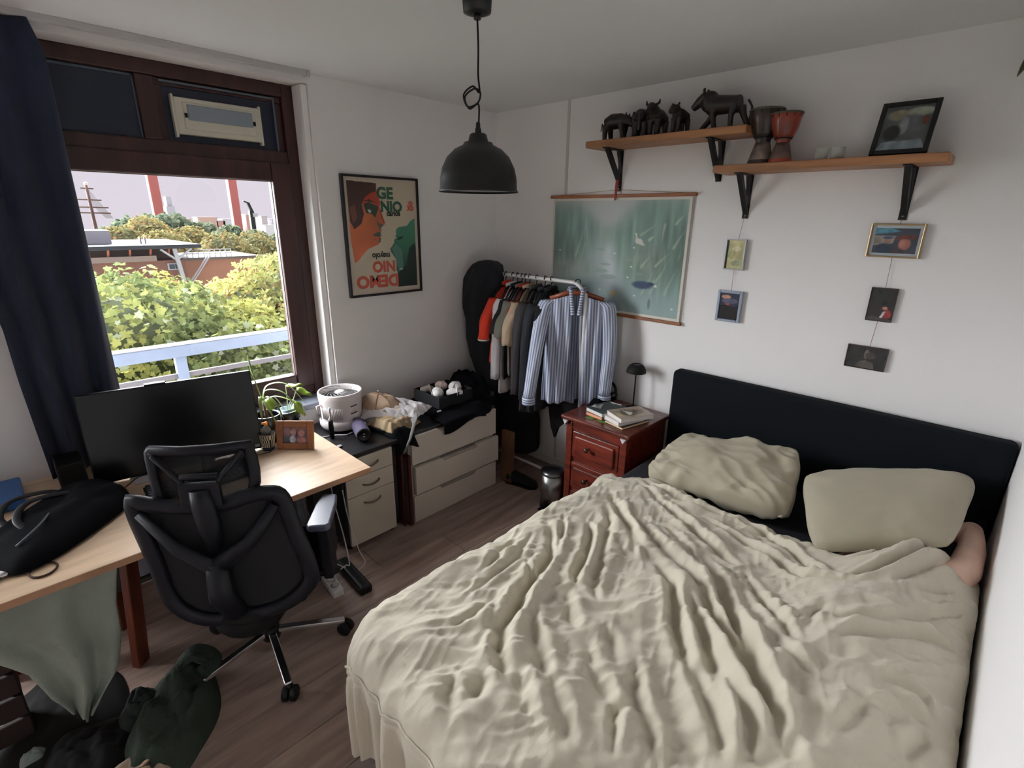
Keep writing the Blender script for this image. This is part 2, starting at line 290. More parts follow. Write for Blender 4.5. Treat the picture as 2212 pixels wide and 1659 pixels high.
# ---------------- bed ----------------
HF=mat('headboard_fabric',(15,20,26),.9,bump=.25,bscale=500,spec=.2)
SHEET=mat('charcoal_sheet',(38,38,46),.85,bump=.2,bscale=30)
bed=thing('double_bed','large double bed with black upholstered headboard and charcoal fitted sheet','bed',(2.4,-1.1,0))
MB().box(1.625,3.146,-.095,-.004,.02,1.02).build('headboard',HF,bed,bevel=.028,bseg=4)
MB().box(1.66,3.13,-2.12,-.10,.10,.30).build('bed_base',HF,bed,bevel=.015)
MB().box(1.645,3.135,-2.13,-.10,.30,.53).build('mattress',SHEET,bed,bevel=.04,bseg=4)
for x_,y_ in ((1.72,-.2),(3.07,-.2),(1.72,-2.05),(3.07,-2.05)): MB().cyl((x_,y_,0),.025,.105,12).build('leg',BLACK,bed)
DUV=mat('duvet_cotton',(206,198,180),.9,var=.03,vscale=2,bump=.25,bscale=700,sheen=.15)
def micro(m):
    n=m.node_tree.nodes; l=m.node_tree.links; b=n['Principled BSDF']; old=b.inputs['Normal'].links[0].from_socket
    t=n.new('ShaderNodeTexCoord'); last=old
    for rot,sc,strn,dist in ((.9,(14,3.2,4),.42,.011),(.2,(5,17,6),.28,.010),(1.6,(30,8,9),.25,.006)):
        mp=n.new('ShaderNodeMapping'); mp.inputs['Rotation'].default_value=(0,0,rot); mp.inputs['Scale'].default_value=sc; l.new(t.outputs['Object'],mp.inputs[0])
        z=n.new('ShaderNodeTexNoise'); z.inputs['Scale'].default_value=1.6; z.inputs['Detail'].default_value=4; z.inputs['Distortion'].default_value=.6; l.new(mp.outputs[0],z.inputs[0])
        bpn=n.new('ShaderNodeBump'); bpn.inputs['Strength'].default_value=strn; bpn.inputs['Distance'].default_value=dist; l.new(z.outputs[0],bpn.inputs['Height']); l.new(last,bpn.inputs['Normal']); last=bpn.outputs[0]
    l.new(last,b.inputs['Normal'])
micro(DUV)
PIL=mat('pillow_cotton',(176,168,147),.9,var=.03,vscale=2,bump=.25,bscale=700,sheen=.15)
def catm(xs,ys,x): return np.interp(x,xs,ys)
TOPX=[1.5,1.70,1.86,2.09,2.4,2.52,2.71,2.80,2.87,2.93,3.0,3.06,3.2]
TOPY=[-.74,-.72,-.61,-.675,-.684,-.70,-.80,-.80,-.75,-.66,-.56,-.47,-.44]
def duvet():
    NU,NV=420,400
    U=np.linspace(1.68-.26,3.115+.12,NU); rows=np.linspace(0,1,NV)
    X,Tt=np.meshgrid(U,rows)
    YT=catm(TOPX,TOPY,X); YB=-2.29-.42
    Y=YT+(YB-YT)*Tt
    # flat sheet coordinates -> draped over a rounded rectangle
    xl,xr,yf,R,rb=1.66,3.115,-2.30,.15,.07
    ix=np.clip(X,xl+R,xr-.03); iy=np.maximum(Y,yf+R)
    dx=X-ix; dy=Y-iy
    Rl=np.where(X>2.5,.03,R)
    # stretch the right side so that it ends close to the wall
    d=np.hypot(dx,dy)+1e-9; ux,uy=dx/d,dy/d
    Rr=np.where(X>2.9,np.where(np.abs(dy)>np.abs(dx),R,.03),R)
    over=np.maximum(d-Rr+rb*.4,0)
    ang=np.minimum(over/rb,PI/2); hor=np.where(over>0,(Rr-rb*.4)+rb*np.sin(ang),d); drop=rb*(1-np.cos(ang))+np.maximum(over-rb*PI/2,0)
    px=ix+ux*hor; py=iy+uy*hor
    S_=1/(1+np.exp((Y+.50)/.06))/(1+np.exp(-(Y+1.78)/.14))
    body=.13*np.exp(-((X-2.86)/.23)**2)*S_+.055*np.exp(-((X-2.3)/.16)**2)*np.exp(-((Y+1.35)/.5)**2)*.5
    shoulder=.05*np.exp(-((X-2.98)/.14)**2-((Y+.72)/.14)**2)
    z=.588+body+shoulder+.02*np.exp(-((Y+2.1)/.25)**2)
    # rolled top edge
    te=(YT-Y); z-=.055*(1-np.sqrt(np.clip(1-(1-np.clip(te/.07,0,1))**2,0,1)))
    left=1-np.clip((X-1.7)/.1,0,1)
    fold=np.zeros_like(z)
    wob=np.array([[nz(a*3,b*3,7.7) for a in U[::6]] for b in np.linspace(-2.7,-.4,60)])
    wob=wob[(np.clip((Y+2.7)/2.3,0,1)*59).astype(int),(np.arange(NU)//6)[None].repeat(NV,0)]
    for dep,wd,pl in FOLDS:
        P=np.array(pl); best=np.full(z.shape,9.); tt=np.zeros(z.shape); sg=np.zeros(z.shape); L=len(P)-1
        for i in range(L):
            a=P[i]; b=P[i+1]; e=b-a; l2=(e@e)+1e-9
            t=np.clip(((X-a[0])*e[0]+(Y-a[1])*e[1])/l2,0,1); qx=X-a[0]-t*e[0]; qy=Y-a[1]-t*e[1]; dd=np.hypot(qx,qy); m=dd<best
            best=np.where(m,dd,best); tt=np.where(m,(i+t)/L,tt); sg=np.where(m,np.sign(e[0]*qy-e[1]*qx),sg)
        tap=np.clip(np.minimum(tt,1-tt)*2.6,0,1); tap=np.sin(tap*PI/2)**1.2
        wj=wd*(1+.25*wob)*(.55+.45*tap)
        fold+=dep*tap*(-1.0*np.exp(-(best/wj)**2)+.75*np.exp(-((best-2.1*wj)/(1.3*wj))**2)*(1+.25*sg))
    # fine crinkles: two fields of stretched ridged noise
    cr=np.zeros_like(z)
    for k,(ang,fx,fy,am,sd) in enumerate([(1.15,17,2.6,.013,1.3),(.80,27,5,.008,5.1),(2.3,20,6,.006,9.2),(.2,36,12,.004,3.3),(1.0,58,11,.0045,4.4),(1.9,70,16,.003,6.6),(.6,46,9,.004,8.1)]):
        ca,sa=math.cos(ang),math.sin(ang)
        P1=(X*ca+Y*sa); P2=(-X*sa+Y*ca); P1=P1+.02*wob
        H,W_=int(3.2*fx)+6,int(3.6*fy)+6
        g=np.random.RandomState(int(sd*10)).rand(H*3,W_*3)
        a=(P2+4)*fx*.5; b=(P1+4)*fy*.5
        ai=a.astype(int)%(H*3-1); bi=b.astype(int)%(W_*3-1); fa=a-np.floor(a); fb=b-np.floor(b); fa=fa*fa*(3-2*fa); fb=fb*fb*(3-2*fb)
        v=g[ai,bi]*(1-fa)*(1-fb)+g[ai+1,bi]*fa*(1-fb)+g[ai,bi+1]*(1-fa)*fb+g[ai+1,bi+1]*fa*fb
        cr+=am*(1-np.abs(2*v-1)*2)
    hang=np.clip(drop/.2,0,1)
    z2=z-drop+(fold+cr)*(1-hang*.8)
    # hanging folds on the sides
    along=np.where(np.abs(ux)>np.abs(uy),Y,X); hf=.02*np.sin(along*34+3*np.sin(along*9))+.012*np.sin(along*71+1)
    px+=ux*hf*hang*.8+ux*fold*.5*(over>0); py+=uy*hf*hang
    # seam where the flange starts on the foot side
    seam=np.exp(-((Y+2.405)/.004)**2)*.006; px-=ux*seam; py-=uy*seam
    px=np.minimum(px,3.138)
    z2=np.where(px>3.08,np.maximum(z2,.545),z2)
    z2=np.maximum(z2,.02)
    z2=np.where((px>1.66)&(px<3.13)&(py>-2.12),np.maximum(z2,.538),z2)
    V=np.stack([px,py,z2],-1).reshape(-1,3)
    idx=np.arange(NU*NV).reshape(NV,NU); F=np.stack([idx[:-1,:-1],idx[1:,:-1],idx[1:,1:],idx[:-1,1:]],-1).reshape(-1,4)
    me=bpy.data.meshes.new('duvet'); me.vertices.add(len(V)); me.vertices.foreach_set('co',V.ravel()); me.loops.add(F.size); me.loops.foreach_set('vertex_index',F.ravel().astype(np.int32))
    me.polygons.add(len(F)); me.polygons.foreach_set('loop_start',np.arange(0,F.size,4,dtype=np.int32)); me.polygons.foreach_set('use_smooth',np.ones(len(F),bool)); me.materials.append(DUV); me.update(); me.validate()
    o=bpy.data.objects.new('duvet',me); COL.objects.link(o); q=o.modifiers.new('sub','SMOOTH'); q.iterations=1; q.factor=.5
    RW[o.name]=Matrix.Identity(4)
    tag(o,'rumpled beige cotton duvet spread over the bed and hanging over its foot','duvet')
    return o,NU,NV,V
dv,NU,NV,DV=duvet()
sp=MB(); G_=DV.reshape(NV,NU,3); sp_pts=[]
for i_ in range(4,NU-4,4):
    x_=1.42+(3.235-1.42)*i_/(NU-1); yt_=float(np.interp(x_,TOPX,TOPY)); j_=int(round((-2.375-yt_)/(-2.71-yt_)*(NV-1))); q_=G_[min(j_,NV-1),i_]
    if q_[0]>1.55: sp_pts.append(Vector((q_[0]-(.002 if q_[0]<1.9 else 0),q_[1]-.003,q_[2])))
sp.tube(sp_pts,.0035,6); sp.build('hem_seam',DUV,dv)
def pillow(corners,T1,T2,seed,label,wr=.012):
    A,B,C_,D=[Vector(c) for c in corners]  # TL TR BR BL
    nrm=(B-A).cross(D-A).normalized(); 
    if nrm.z<0: nrm=-nrm
    n=90
    def side(sgn,T):
        def fn(u,v):
            a=1-abs(2*u-1)**3.2; b=1-abs(2*v-1)**3.2; pr=max(a*b,0)**.42
            cq=((2*u-1)**2*(2*v-1)**2)**1.6; uu=.5+(u-.5)*(1-.12*cq-.03*(1-abs(2*v-1))*abs(2*u-1)); vv=.5+(v-.5)*(1-.12*cq-.03*(1-abs(2*u-1))*abs(2*v-1))
            p=(A*(1-uu)+B*uu)*(1-vv)+(D*(1-uu)+C_*uu)*vv
            ed=1-min(a,b); wv=wr*(1.1*nz(u*4+seed,v*2.4,seed,1)+.35*nz(u*13+v*5,v*7,seed)+ .9*(.35-abs(nz(u*3.2+v*4.5+seed,v*2.2-u*3,seed)))+.7*(.3-abs(nz(u*7-v*4,v*5+seed,2))))
            return p+nrm*sgn*(T*pr+(wv*(.4+ed) if pr>.02 else 0))
        return fn
    m=MB(); m.grid(side(1,T1),n,n); m.grid(lambda u,v:side(-1,T2)(1-u,v),n,n)
    o=m.build('pillow',PIL); q=o.modifiers.new('weld','WELD'); q.merge_threshold=.002; q=o.modifiers.new('s','SMOOTH'); q.iterations=2
    tag(o,label,'pillow')
    return o
pillow([(1.79,-.30,.675),(2.42,-.17,.76),(2.52,-.62,.60),(1.78,-.66,.57)],.105,.035,3,'heavily creased beige pillow on the side of the bed next to the nightstand',.036)
pillow([(2.43,-.29,.70),(3.07,-.11,.87),(3.04,-.63,.755),(2.64,-.88,.66)],.08,.035,8,'smooth plump beige pillow tilted over the sleeper beside the white wall',.008)
# ---------------- sleeping person ----------------
SKIN=mat('skin',(236,198,178),.55,var=.04,vscale=12)
def person():
    root=thing('person','person asleep under the duvet, only a bare bent arm showing by the wall','person',(2.88,-.7,.53))
    m=MB()
    m.tube([(2.86,-.62,.60),(2.87,-.75,.605),(2.88,-.95,.605),(2.87,-1.1,.60),(2.87,-1.25,.605)],[.06,.09,.085,.075,.085],16)
    m.tube([(2.86,-.68,.62),(2.96,-.68,.635),(3.05,-.68,.645)],[.07,.07,.055],14)
    m.tube([(2.86,-.68,.61),(2.79,-.72,.60),(2.75,-.76,.60)],[.07,.06,.05],14)
    m.tube([(2.86,-.50,.60),(2.86,-.60,.605)],[.05,.055],14)       # neck
    m.tube([(3.05,-.68,.645),(3.082,-.58,.655),(3.092,-.42,.665),(3.085,-.28,.67)],[.055,.052,.045,.040],14)
    m.ell((3.08,-.255,.668),(.042,.044,.04))
    m.tube([(3.085,-.265,.668),(3.02,-.30,.655),(2.95,-.34,.64),(2.90,-.365,.63)],[.041,.042,.035,.026],14)
    # hand under the pillow with separate fingers
    m.ell((2.875,-.375,.625),(.035,.03,.016))
    for k in range(4): 
        o_=(k-1.5)*.017; m.tube([(2.855,-.375+o_,.625),(2.825,-.378+o_,.627),(2.80+.004*abs(k-1),-.38+o_,.618)],[.0085,.008,.0065],8)
    m.tube([(2.89,-.345,.625),(2.87,-.33,.62),(2.85,-.325,.615)],[.010,.009,.007],8)
    m.tube([(2.75,-.76,.60),(2.70,-.88,.59),(2.69,-.98,.585)],[.048,.042,.036],12); m.tube([(2.69,-.98,.585),(2.73,-1.1,.59),(2.76,-1.18,.59)],[.036,.03,.024],12)
    m.ell((2.78,-1.22,.59),(.035,.045,.016))
    for k in range(4): m.tube([(2.765+k*.014,-1.25,.59),(2.763+k*.015,-1.29,.59),(2.762+k*.015,-1.315+.006*abs(k-1.5),.585)],[.008,.0075,.006],8)
    m.tube([(2.80,-1.2,.59),(2.815,-1.24,.588),(2.82,-1.26,.585)],[.010,.009,.007],8)
    for s in (-1,1):
        m.tube([(2.87+s*.055,-1.25,.60),(2.87+s*.08,-1.45,.59),(2.86+s*.08,-1.64,.582),(2.85+s*.07,-1.8,.575),(2.84+s*.06,-2.0,.568)],[.07,.06,.048,.045,.032],14)
        m.tube([(2.84+s*.06,-2.0,.572),(2.84+s*.09,-2.04,.57),(2.84+s*.12,-2.07,.575)],[.035,.03,.018],10)
    # head, face up
    m.ell((2.85,-.42,.615),(.072,.095,.085)); m.ell((2.85,-.46,.63),(.055,.06,.06))
    m.tube([(2.85,-.425,.69),(2.85,-.45,.715),(2.85,-.455,.69)],[.012,.014,.010],8)
    for s in (-1,1): m.ell((2.85+s*.073,-.425,.612),(.010,.028,.02)); m.ell((2.85+s*.03,-.405,.69),(.014,.012,.010))
    m.ell((2.85,-.478,.688),(.024,.007,.008))
    b=m.build('body',SKIN,root,remesh=.0085,smoothit=4)
    h=MB(); h.ell((2.85,-.375,.605),(.08,.075,.085)); h.build('hair',mat('brown_hair',(50,36,28),.7,bump=.5,bscale=80),root,smoothit=2)
person()
# ---------------- nightstand ----------------
CH=mat('cherry_wood',(104,42,30),.36,var=.3,vscale=5,stretch=(1,6,6),bump=.03,bscale=40,coat=.2)
CHD=mat('cherry_wood_top',(96,44,34),.3,var=.25,vscale=4,stretch=(1,6,6),coat=.3)
ns=thing('nightstand','red cherry wood nightstand with two panelled drawers beside the bed','nightstand',(1.37,-.26,0))
MB().box(1.118,1.612,-.515,-.016,.678,.705).build('top',CHD,ns,bevel=.009,bseg=3)
MB().box(1.15,1.585,-.475,-.02,.05,.678).build('carcass',CH,ns,bevel=.003)
for x_ in (1.15,1.545): MB().box(x_,x_+.045,-.492,-.45,0,.665).build('leg',CH,ns,bevel=.004)
MB().box(1.195,1.545,-.486,-.46,.618,.672).build('apron',CH,ns,bevel=.002)
def drw(z0,z1):
    d=MB().box(1.20,1.54,-.49,-.47,z0,z1).build('drawer',CH,ns,bevel=.006)
    MB().box(1.225,1.515,-.505,-.485,z0+.022,z1-.022).build('raised_panel',CH,d,bevel=.010)
    MB().lathe([(.0,.045),(.013,.043),(.017,.036),(.013,.028),(.006,.02),(.008,0)],(1.34,-.504,(z0+z1)/2+.01),14,Matrix.Rotation(PI/2,3,'X')).build('knob',mat('dark_knob',(60,32,22),.3),d)
drw(.435,.61); drw(.22,.395); drw(.05,.19)
TP=mat('clear_protector',(205,200,205),.2)
for x_ in (1.155,1.575):
    MB().prism([(x_-.018,.676),(x_+.018,.676),(x_,.648)],lambda u,v,w:(u,w,v),-.5165,-.494).build('corner_guard',TP,ns)
# ---------------- desk ----------------
DSK=mat('beech_laminate',(206,177,148),.42,var=.07,vscale=4,stretch=(8,1,1),spec=.5,bump=.02,bscale=200)
EDG=mat('beech_edge',(172,130,100),.5,var=.1,vscale=4,stretch=(8,1,1))
dk=thing('desk','long beech topped desk in front of the window on trestle legs','desk',(.5,-2.7,0))
MB().box(.03,.965,-3.32,-1.772,.708,.735).build('tabletop',DSK,dk,bevel=.002)
MB().box(.9651,.9672,-3.32,-1.772,.7085,.7345).build('edge_band',EDG,dk)
ORW=mat('orange_wood',(104,48,30),.5,var=.2,vscale=4,stretch=(4,4,.5))
for (y_,lbl) in ((-2.72,0),(-3.12,0)):
    MB().beam((.60,y_-.03,0),(.66,y_+.02,.64),.06,.035).build('leg',ORW,dk,bevel=.004); MB().beam((.30,y_-.03,0),(.36,y_,.64),.06,.035).build('leg',ORW,dk,bevel=.004)
MB().box(.28,.72,-2.76,-2.66,.64,.708).build('trestle_head',BLACK,dk,bevel=.004); MB().box(.28,.72,-3.16,-3.06,.64,.708).build('trestle_head',BLACK,dk,bevel=.004)
MB().box(.10,.16,-1.95,-1.89,0,.708).build('leg',BLACK,dk,bevel=.004); MB().box(.62,.68,-1.95,-1.89,0,.708).build('leg',BLACK,dk,bevel=.004)
# ---------------- drawer pedestal ----------------
CRF=mat('cream_laminate',(196,186,170),.55,var=.03,vscale=3)
BLM=mat('black_ash',(24,23,26),.35,var=.2,vscale=6,stretch=(1,6,1))
pd=thing('drawer_pedestal','black pedestal with three cream drawers and curved handles under the desk end','drawer unit',(.3,-1.55,0))
MB().box(.02,.555,-1.725,-1.375,.055,.60).build('carcass',BLM,pd,bevel=.002)
MB().box(.0,.575,-1.735,-1.365,.60,.622).build('top',BLM,pd,bevel=.002)
MB().box(.04,.53,-1.70,-1.40,.02,.055).build('plinth',BLACK,pd)
for x_,y_ in ((.08,-1.69),(.08,-1.41),(.5,-1.69),(.5,-1.41)): MB().cyl((x_,y_,0),.02,.03,12).build('caster',BLACK,pd)
HND=mat('nickel_handle',(130,118,108),.3,.8)
for z0,z1 in ((.048,.358),(.362,.474),(.478,.592)):
    d=MB().box(.553,.572,-1.712,-1.408,z0,z1).build('drawer',CRF,pd,bevel=.0015)
    zc=z1-.052; m=MB(); m.tube(bez([(.573,-1.615,zc),(.586,-1.60,zc-.006),(.592,-1.56,zc-.012),(.586,-1.52,zc-.006),(.573,-1.505,zc)],5),[.004]+[.0065]*19+[.004],8,flat=.7); m.build('handle',HND,d)
# ---------------- dresser ----------------
WHL=mat('white_laminate',(206,196,184),.5,var=.02,vscale=3)
dr=thing('dresser','low cream dresser with three wide drawers standing under the sock box','dresser',(.3,-.9,0))
MB().box(.02,.535,-1.27,-.545,.0,.596).build('carcass',WHL,dr,bevel=.002)
MB().box(.015,.548,-1.275,-.54,.596,.613).build('top',mat('dresser_top',(48,46,50),.4),dr,bevel=.002)
for k,(z0,z1,xo,yo) in enumerate(((.005,.188,.566,0),(.205,.392,.580,.012),(.410,.598,.566,0))):
    m=MB(); poly=[(-1.265+yo,z0),(-.548+yo,z0),(-.548+yo,z1),(-.74+yo,z1),(-.755+yo,z1-.016),(-1.045+yo,z1-.016),(-1.06+yo,z1),(-1.265+yo,z1)]
    m.prism(poly,lambda u,v,w:(w,u,v),xo-.03,xo); d=m.build('drawer',WHL,dr,bevel=.0015)
    m=MB(); m.box(xo-.034,xo-.028,-1.05+yo,-.75+yo,z1-.05,z1-.002); m.box(xo-.03,xo+.001,-1.045+yo,-.755+yo,z1-.020,z1-.0165); m.build('pull',mat('pull_grey',(120,112,104),.5),d)
    MB().box(xo-.25,xo-.034,-1.24+yo,-.575+yo,z0+.01,z1-.03).build('drawer_box',WHL,d)
# ---------------- office chair ----------------
def chair():
    cx,cy=.93,-2.31; rz=math.atan2(.61,-.79)-PI/2   # local +Y = facing
    R_=thing('office_chair','black mesh office chair with headrest turned to the desk','chair',(cx,cy,0),rz)
    M=RW[R_.name]
    NET=bpy.data.materials.new('black_mesh'); NET.use_nodes=True; n=NET.node_tree.nodes; l=NET.node_tree.links; b=n['Principled BSDF']; b.inputs['Base Color'].default_value=lin((22,23,28)); b.inputs['Roughness'].default_value=.8; b.inputs['Alpha'].default_value=.965
    NETH=NET.copy(); NETH.name='headrest_mesh'; NETH.node_tree.nodes['Principled BSDF'].inputs['Alpha'].default_value=.78
    PL=mat('chair_plastic',(19,21,31),.45,spec=.3)
    for k in range(5):
        a=math.radians([62,-10,-82,-154,134][k])-rz; e=Vector((.315*math.cos(a),.315*math.sin(a),.075)); s0=Vector((.03*math.cos(a),.03*math.sin(a),.105))
        lg=MB(M).beam(s0,e,.032,.022).beam(s0+Vector((0,0,-.004)),e+Vector((0,0,-.012)),.02,.014).build('base_leg',CHROME,R_,bevel=.006,bseg=3)
        c=e+Vector((0,0,-.043)); ca_=[.15,-1.1,.5,.2,.9][k]-1.2-rz; t=Vector((-math.sin(ca_),math.cos(ca_),0)); Rm=Matrix((t,Vector((0,0,1)),t.cross(Vector((0,0,1))))).transposed()
        cs=MB(M); ax=t.cross(Vector((0,0,1))); Rw=Matrix((t,Vector((0,0,1)),ax)).transposed()
        for s in (-1,1):
            cc=c+ax*s*.016
            cs.lathe([(0,-.013),(.026,-.013),(.032,-.008),(.032,.008),(.026,.013),(0,.013)],cc,20,Rw)
        cs.cyl(e+Vector((0,0,-.03)),.007,.03,8); cs.obox(c+Vector((0,0,.014)),(.034,.03,.008),Rw); cs.build('caster',BLACK,lg)
    MB(M).cyl((0,0,.07),.038,.06,18).cyl((0,0,.12),.03,.12,18).cyl((0,0,.22),.024,.14,16).build('gas_lift',BLACK,R_)
    m=MB(M); m.ell((0,-.02,.375),(.13,.16,.055)); m.ell((.015,-.19,.385),(.135,.12,.085)); m.ell((.02,-.13,.42),(.16,.18,.06)); m.build('tilt_mechanism',MBLK,R_,smoothit=0)
    MB(M).beam((.08,0,.38),(.27,.02,.385),.012,.012).ell((.29,.02,.38),(.035,.026,.014)).build('lever',BLACK,R_)
    m=MB(M); m.grid(lambda u,v:((u-.5)*.50*(1-.12*(v)),-.22+.46*v,.46+.012*math.cos((u-.5)*5)-.05*max(0,v-.8)**1*3+.02*abs(2*u-1)**2),20,16); m.build('seat',BFAB,R_,solid=.07,bevel=.02)
    # back: pierced frame + net, plane y=-.23, curved
    def bp(s,z,o=0): return (s-.02,-.268+.02*(s/.3)**2+o,z)
    outl=[(-.255,.935),(-.17,.915),(-.06,.905),(.04,.91),(.13,.935),(.20,.94),(.235,.915),(.262,.78),(.295,.62),(.285,.53),(.18,.45),(0,.42),(-.12,.435),(-.20,.52),(-.225,.70),(-.25,.86)]
    m=MB(M); m.tube([bp(*p) for p in bez([(a,b,0) for a,b in outl]+[(outl[0][0],outl[0][1],0)],4) and [(q.x,q.y) for q in bez([(a,b,0) for a,b in outl+outl[:1]],4)][:-1]],.02,8,closed=True,flat=1.5)
    m.build('back_frame',PL,R_)
    m=MB(M); cxy=(.01,.68); n_=len(outl); rings=[]
    sm=[(q.x,q.y) for q in bez([(a,b,0) for a,b in outl+outl[:1]],4)][:-1]
    for t in (0.02,.3,.6,.85,1.0): rings.append([bp(cxy[0]+(a-cxy[0])*t,cxy[1]+(b-cxy[1])*t,.006) for a,b in sm])
    m.loft(rings,cap=True); m.build('back_net',NET,R_)
    m=MB(M); 
    m.tube([bp(-.235,.89,-.012),bp(-.12,.76,-.03),bp(-.0,.68,-.04),bp(.0,.60,-.04)],[.014,.02,.026,.03],8,flat=1.4)
    m.tube([bp(.215,.90,-.012),bp(.12,.77,-.03),bp(.0,.68,-.04)],[.014,.02,.026],8,flat=1.4)
    m.tube([bp(.0,.70,-.035),bp(0,.55,-.045),(0,-.27,.45),(0,-.18,.40)],[.03,.034,.034,.03],10,flat=1.3)
    m.build('spine',PL,R_)
    # headrest
    ho=[(-.155,1.115),(.135,1.12),(.155,1.10),(.158,.99),(.11,.945),(.03,.935),(-.04,.935),(-.13,.94),(-.162,.965),(-.165,1.09)]
    def hp(s,z,o=0): return (s-.03,-.268+.03*(s/.16)**2+o,z-.04*max(0,(1.03-z)/.1))
    hs=[(q.x,q.y) for q in bez([(a,b,0) for a,b in ho+ho[:1]],3)][:-1]
    hr=MB(M).tube([hp(a,b) for a,b in hs],.013,8,closed=True,flat=1.5).build('headrest_frame',PL,R_)
    m=MB(M); m.loft([[hp((a)*t+0*(1-t),1.03+(b-1.03)*t,.006) for a,b in hs] for t in (.02,.5,1.0)],cap=True); m.build('headrest_net',NETH,hr)
    m=MB(M); m.tube([hp(-.15,1.10,-.012),hp(-.06,1.02,-.02),hp(-.045,.98,-.025)],.010,8); m.tube([hp(.14,1.11,-.012),hp(.06,1.02,-.02),hp(.045,.98,-.025)],.010,8)
    m.tube([hp(-.06,1.03,-.02),hp(.06,1.03,-.02)],.011,8); m.obox(hp(0,.985,-.025),(.13,.022,.09),taper=1.0); m.build('headrest_brace',PL,hr,bevel=.004)
    m=MB(M); m.tube([hp(0,1.0,-.03),(-.025,-.305,.93),(-.02,-.30,.84),(-.02,-.29,.75)],[.022,.024,.024,.016],10,flat=1.6); m.build('headrest_stem',PL,R_)
    for s in (-1,1):
        x_=s*.285
        a=MB(M); a.obox((x_,.02,.56),(.045,.14,.22)); a.obox((x_,.01,.45),(.04,.10,.14)); a.obox((s*.17,0,.405),(.24,.06,.02)); a=a.build('armrest_post',PL,R_,bevel=.008)
        MB(M).ell((x_+s*.016,-.05,.645),(.003,.006,.006)).build('button',CHROME,a)
        m=MB(M); po=[(-.034,-.115),(.034,-.115),(.046,-.10),(.042,.06),(.032,.13),(.017,.14),(-.017,.14),(-.032,.13),(-.042,.06),(-.046,-.10)]
        m.prism(po,lambda u,v,w:(x_+u,v+.0,w),.668,.698); m.build('armrest',mat('armrest_pad',(78,80,98),.3,spec=.7),R_,bevel=.008,bseg=3)
chair()
# ---------------- curtain ----------------
def curtain():
    NAV=mat('navy_curtain',(36,44,66),.92,bump=.3,bscale=500,sheen=.1,var=.08,vscale=3)
    m=MB()
    def fn(u,v):
        z=2.575-v*(2.575-.745); y0=-3.02+.16*min(1,v*1.6)+.05*max(0,(v-.75))*4*.3; y1=-2.515-.02*v
        if v<.06: y1-=.03*(1-v/.06)
        wv=math.sin(u*2*PI*3.3+1.6*math.sin(v*2.2)+.9*nz(u*3,v*2,1)); amp=.020+.008*v
        return (.055+amp*wv+.01*nz(u*8,v*5,3)+.015*v, y0+(y1-y0)*u,z)
    m.grid(fn,160,50); o=m.build('curtain',NAV,solid=.003); tag(o,'long dark navy curtain bunched at the left side of the window','curtain')
curtain()
# ---------------- pendant lamp ----------------
lp=thing('pendant_lamp','matt black metal dome pendant lamp hanging on a knotted cord','lamp',(1.5,-1.547,2.12))
LB=mat('lamp_black',(13,16,17),.42,spec=.5)
lx,ly=1.5,-1.547
MB().lathe([(.0,2.515),(.03,2.515),(.046,2.52),(.052,2.60)],(lx,ly,0),24,cap=True).lathe([(.012,2.50),(.013,2.515)],(lx,ly,0),12,cap=True).build('ceiling_cup',LB,lp)
m=MB(); pts=bez([(lx,ly,2.505),(lx+.004,ly,2.42),(lx+.002,ly,2.34),(lx+.008,ly,2.285),(lx-.012,ly-.012,2.305),(lx-.04,ly-.03,2.28),(lx-.03,ly-.02,2.243),(lx+.0,ly,2.255),(lx+.010,ly+.002,2.285),(lx-.008,ly-.01,2.297),(lx-.034,ly-.03,2.272),(lx-.022,ly-.02,2.236),(lx+.002,ly,2.25),(lx+.004,ly,2.20),(lx+.003,ly,2.17)],5)
m.tube(pts,.0032,8); m.build('cord',BLACK,lp)
MB().lathe([(.005,2.195),(.008,2.19),(.008,2.178),(.011,2.172),(.011,2.158)],(lx,ly,0),12,cap=True).build('cord_grip',BLACK,lp)
MB().lathe([(.0,2.158),(.024,2.158),(.030,2.154),(.044,2.10),(.050,2.075),(.050,2.068)],(lx,ly,0),28).build('socket_cover',LB,lp)
sh=MB(); P=[(.050,2.069),(.055,2.060),(.085,2.046),(.112,2.02),(.130,1.985),(.138,1.95),(.1395,1.915),(.144,1.908),(.1435,1.904),(.137,1.912)]
sh.lathe(P,(lx,ly,.06),40).lathe([(.137,1.912),(.134,1.95),(.127,1.982),(.109,2.014),(.083,2.04),(.05,2.055),(0,2.056)],(lx,ly,.06),40); sh=sh.build('shade',LB,lp)
MB().lathe([(.1365,1.912),(.1335,1.95),(.1265,1.982),(.1085,2.0135),(.0825,2.0395),(.0,2.055)],(lx,ly,.0595),40).build('shade_lining',mat('lamp_inner',(150,146,150),.5),sh)
MB().ell((lx,ly,2.03),(.03,.03,.045)).build('bulb',mat('bulb_glass',(230,228,220),.2),lp)
# ---------------- framed poster ----------------
FB=mat('frame_black',(14,14,17),.35)
po=thing('framed_poster','tall black framed poster of an orange face above a green upside down face','poster',(.01,-1.014,1.75))
y0,y1,z0,z1=-1.287,-.741,1.384,2.112; fwid=.014
m=MB().box(.0,.028,y0,y0+fwid,z0,z1).box(.0,.028,y1-fwid,y1,z0,z1).box(0,.028,y0+fwid,y1-fwid,z0,z0+fwid).box(0,.028,y0+fwid,y1-fwid,z1-fwid,z1); m.build('frame',FB,po,bevel=.002)
nu,nv=230,310; uu,vv=np.meshgrid(np.linspace(0,1,nu),np.linspace(0,1,nv))
im=np.zeros((nv,nu,3)); im[:]=(196,184,162)
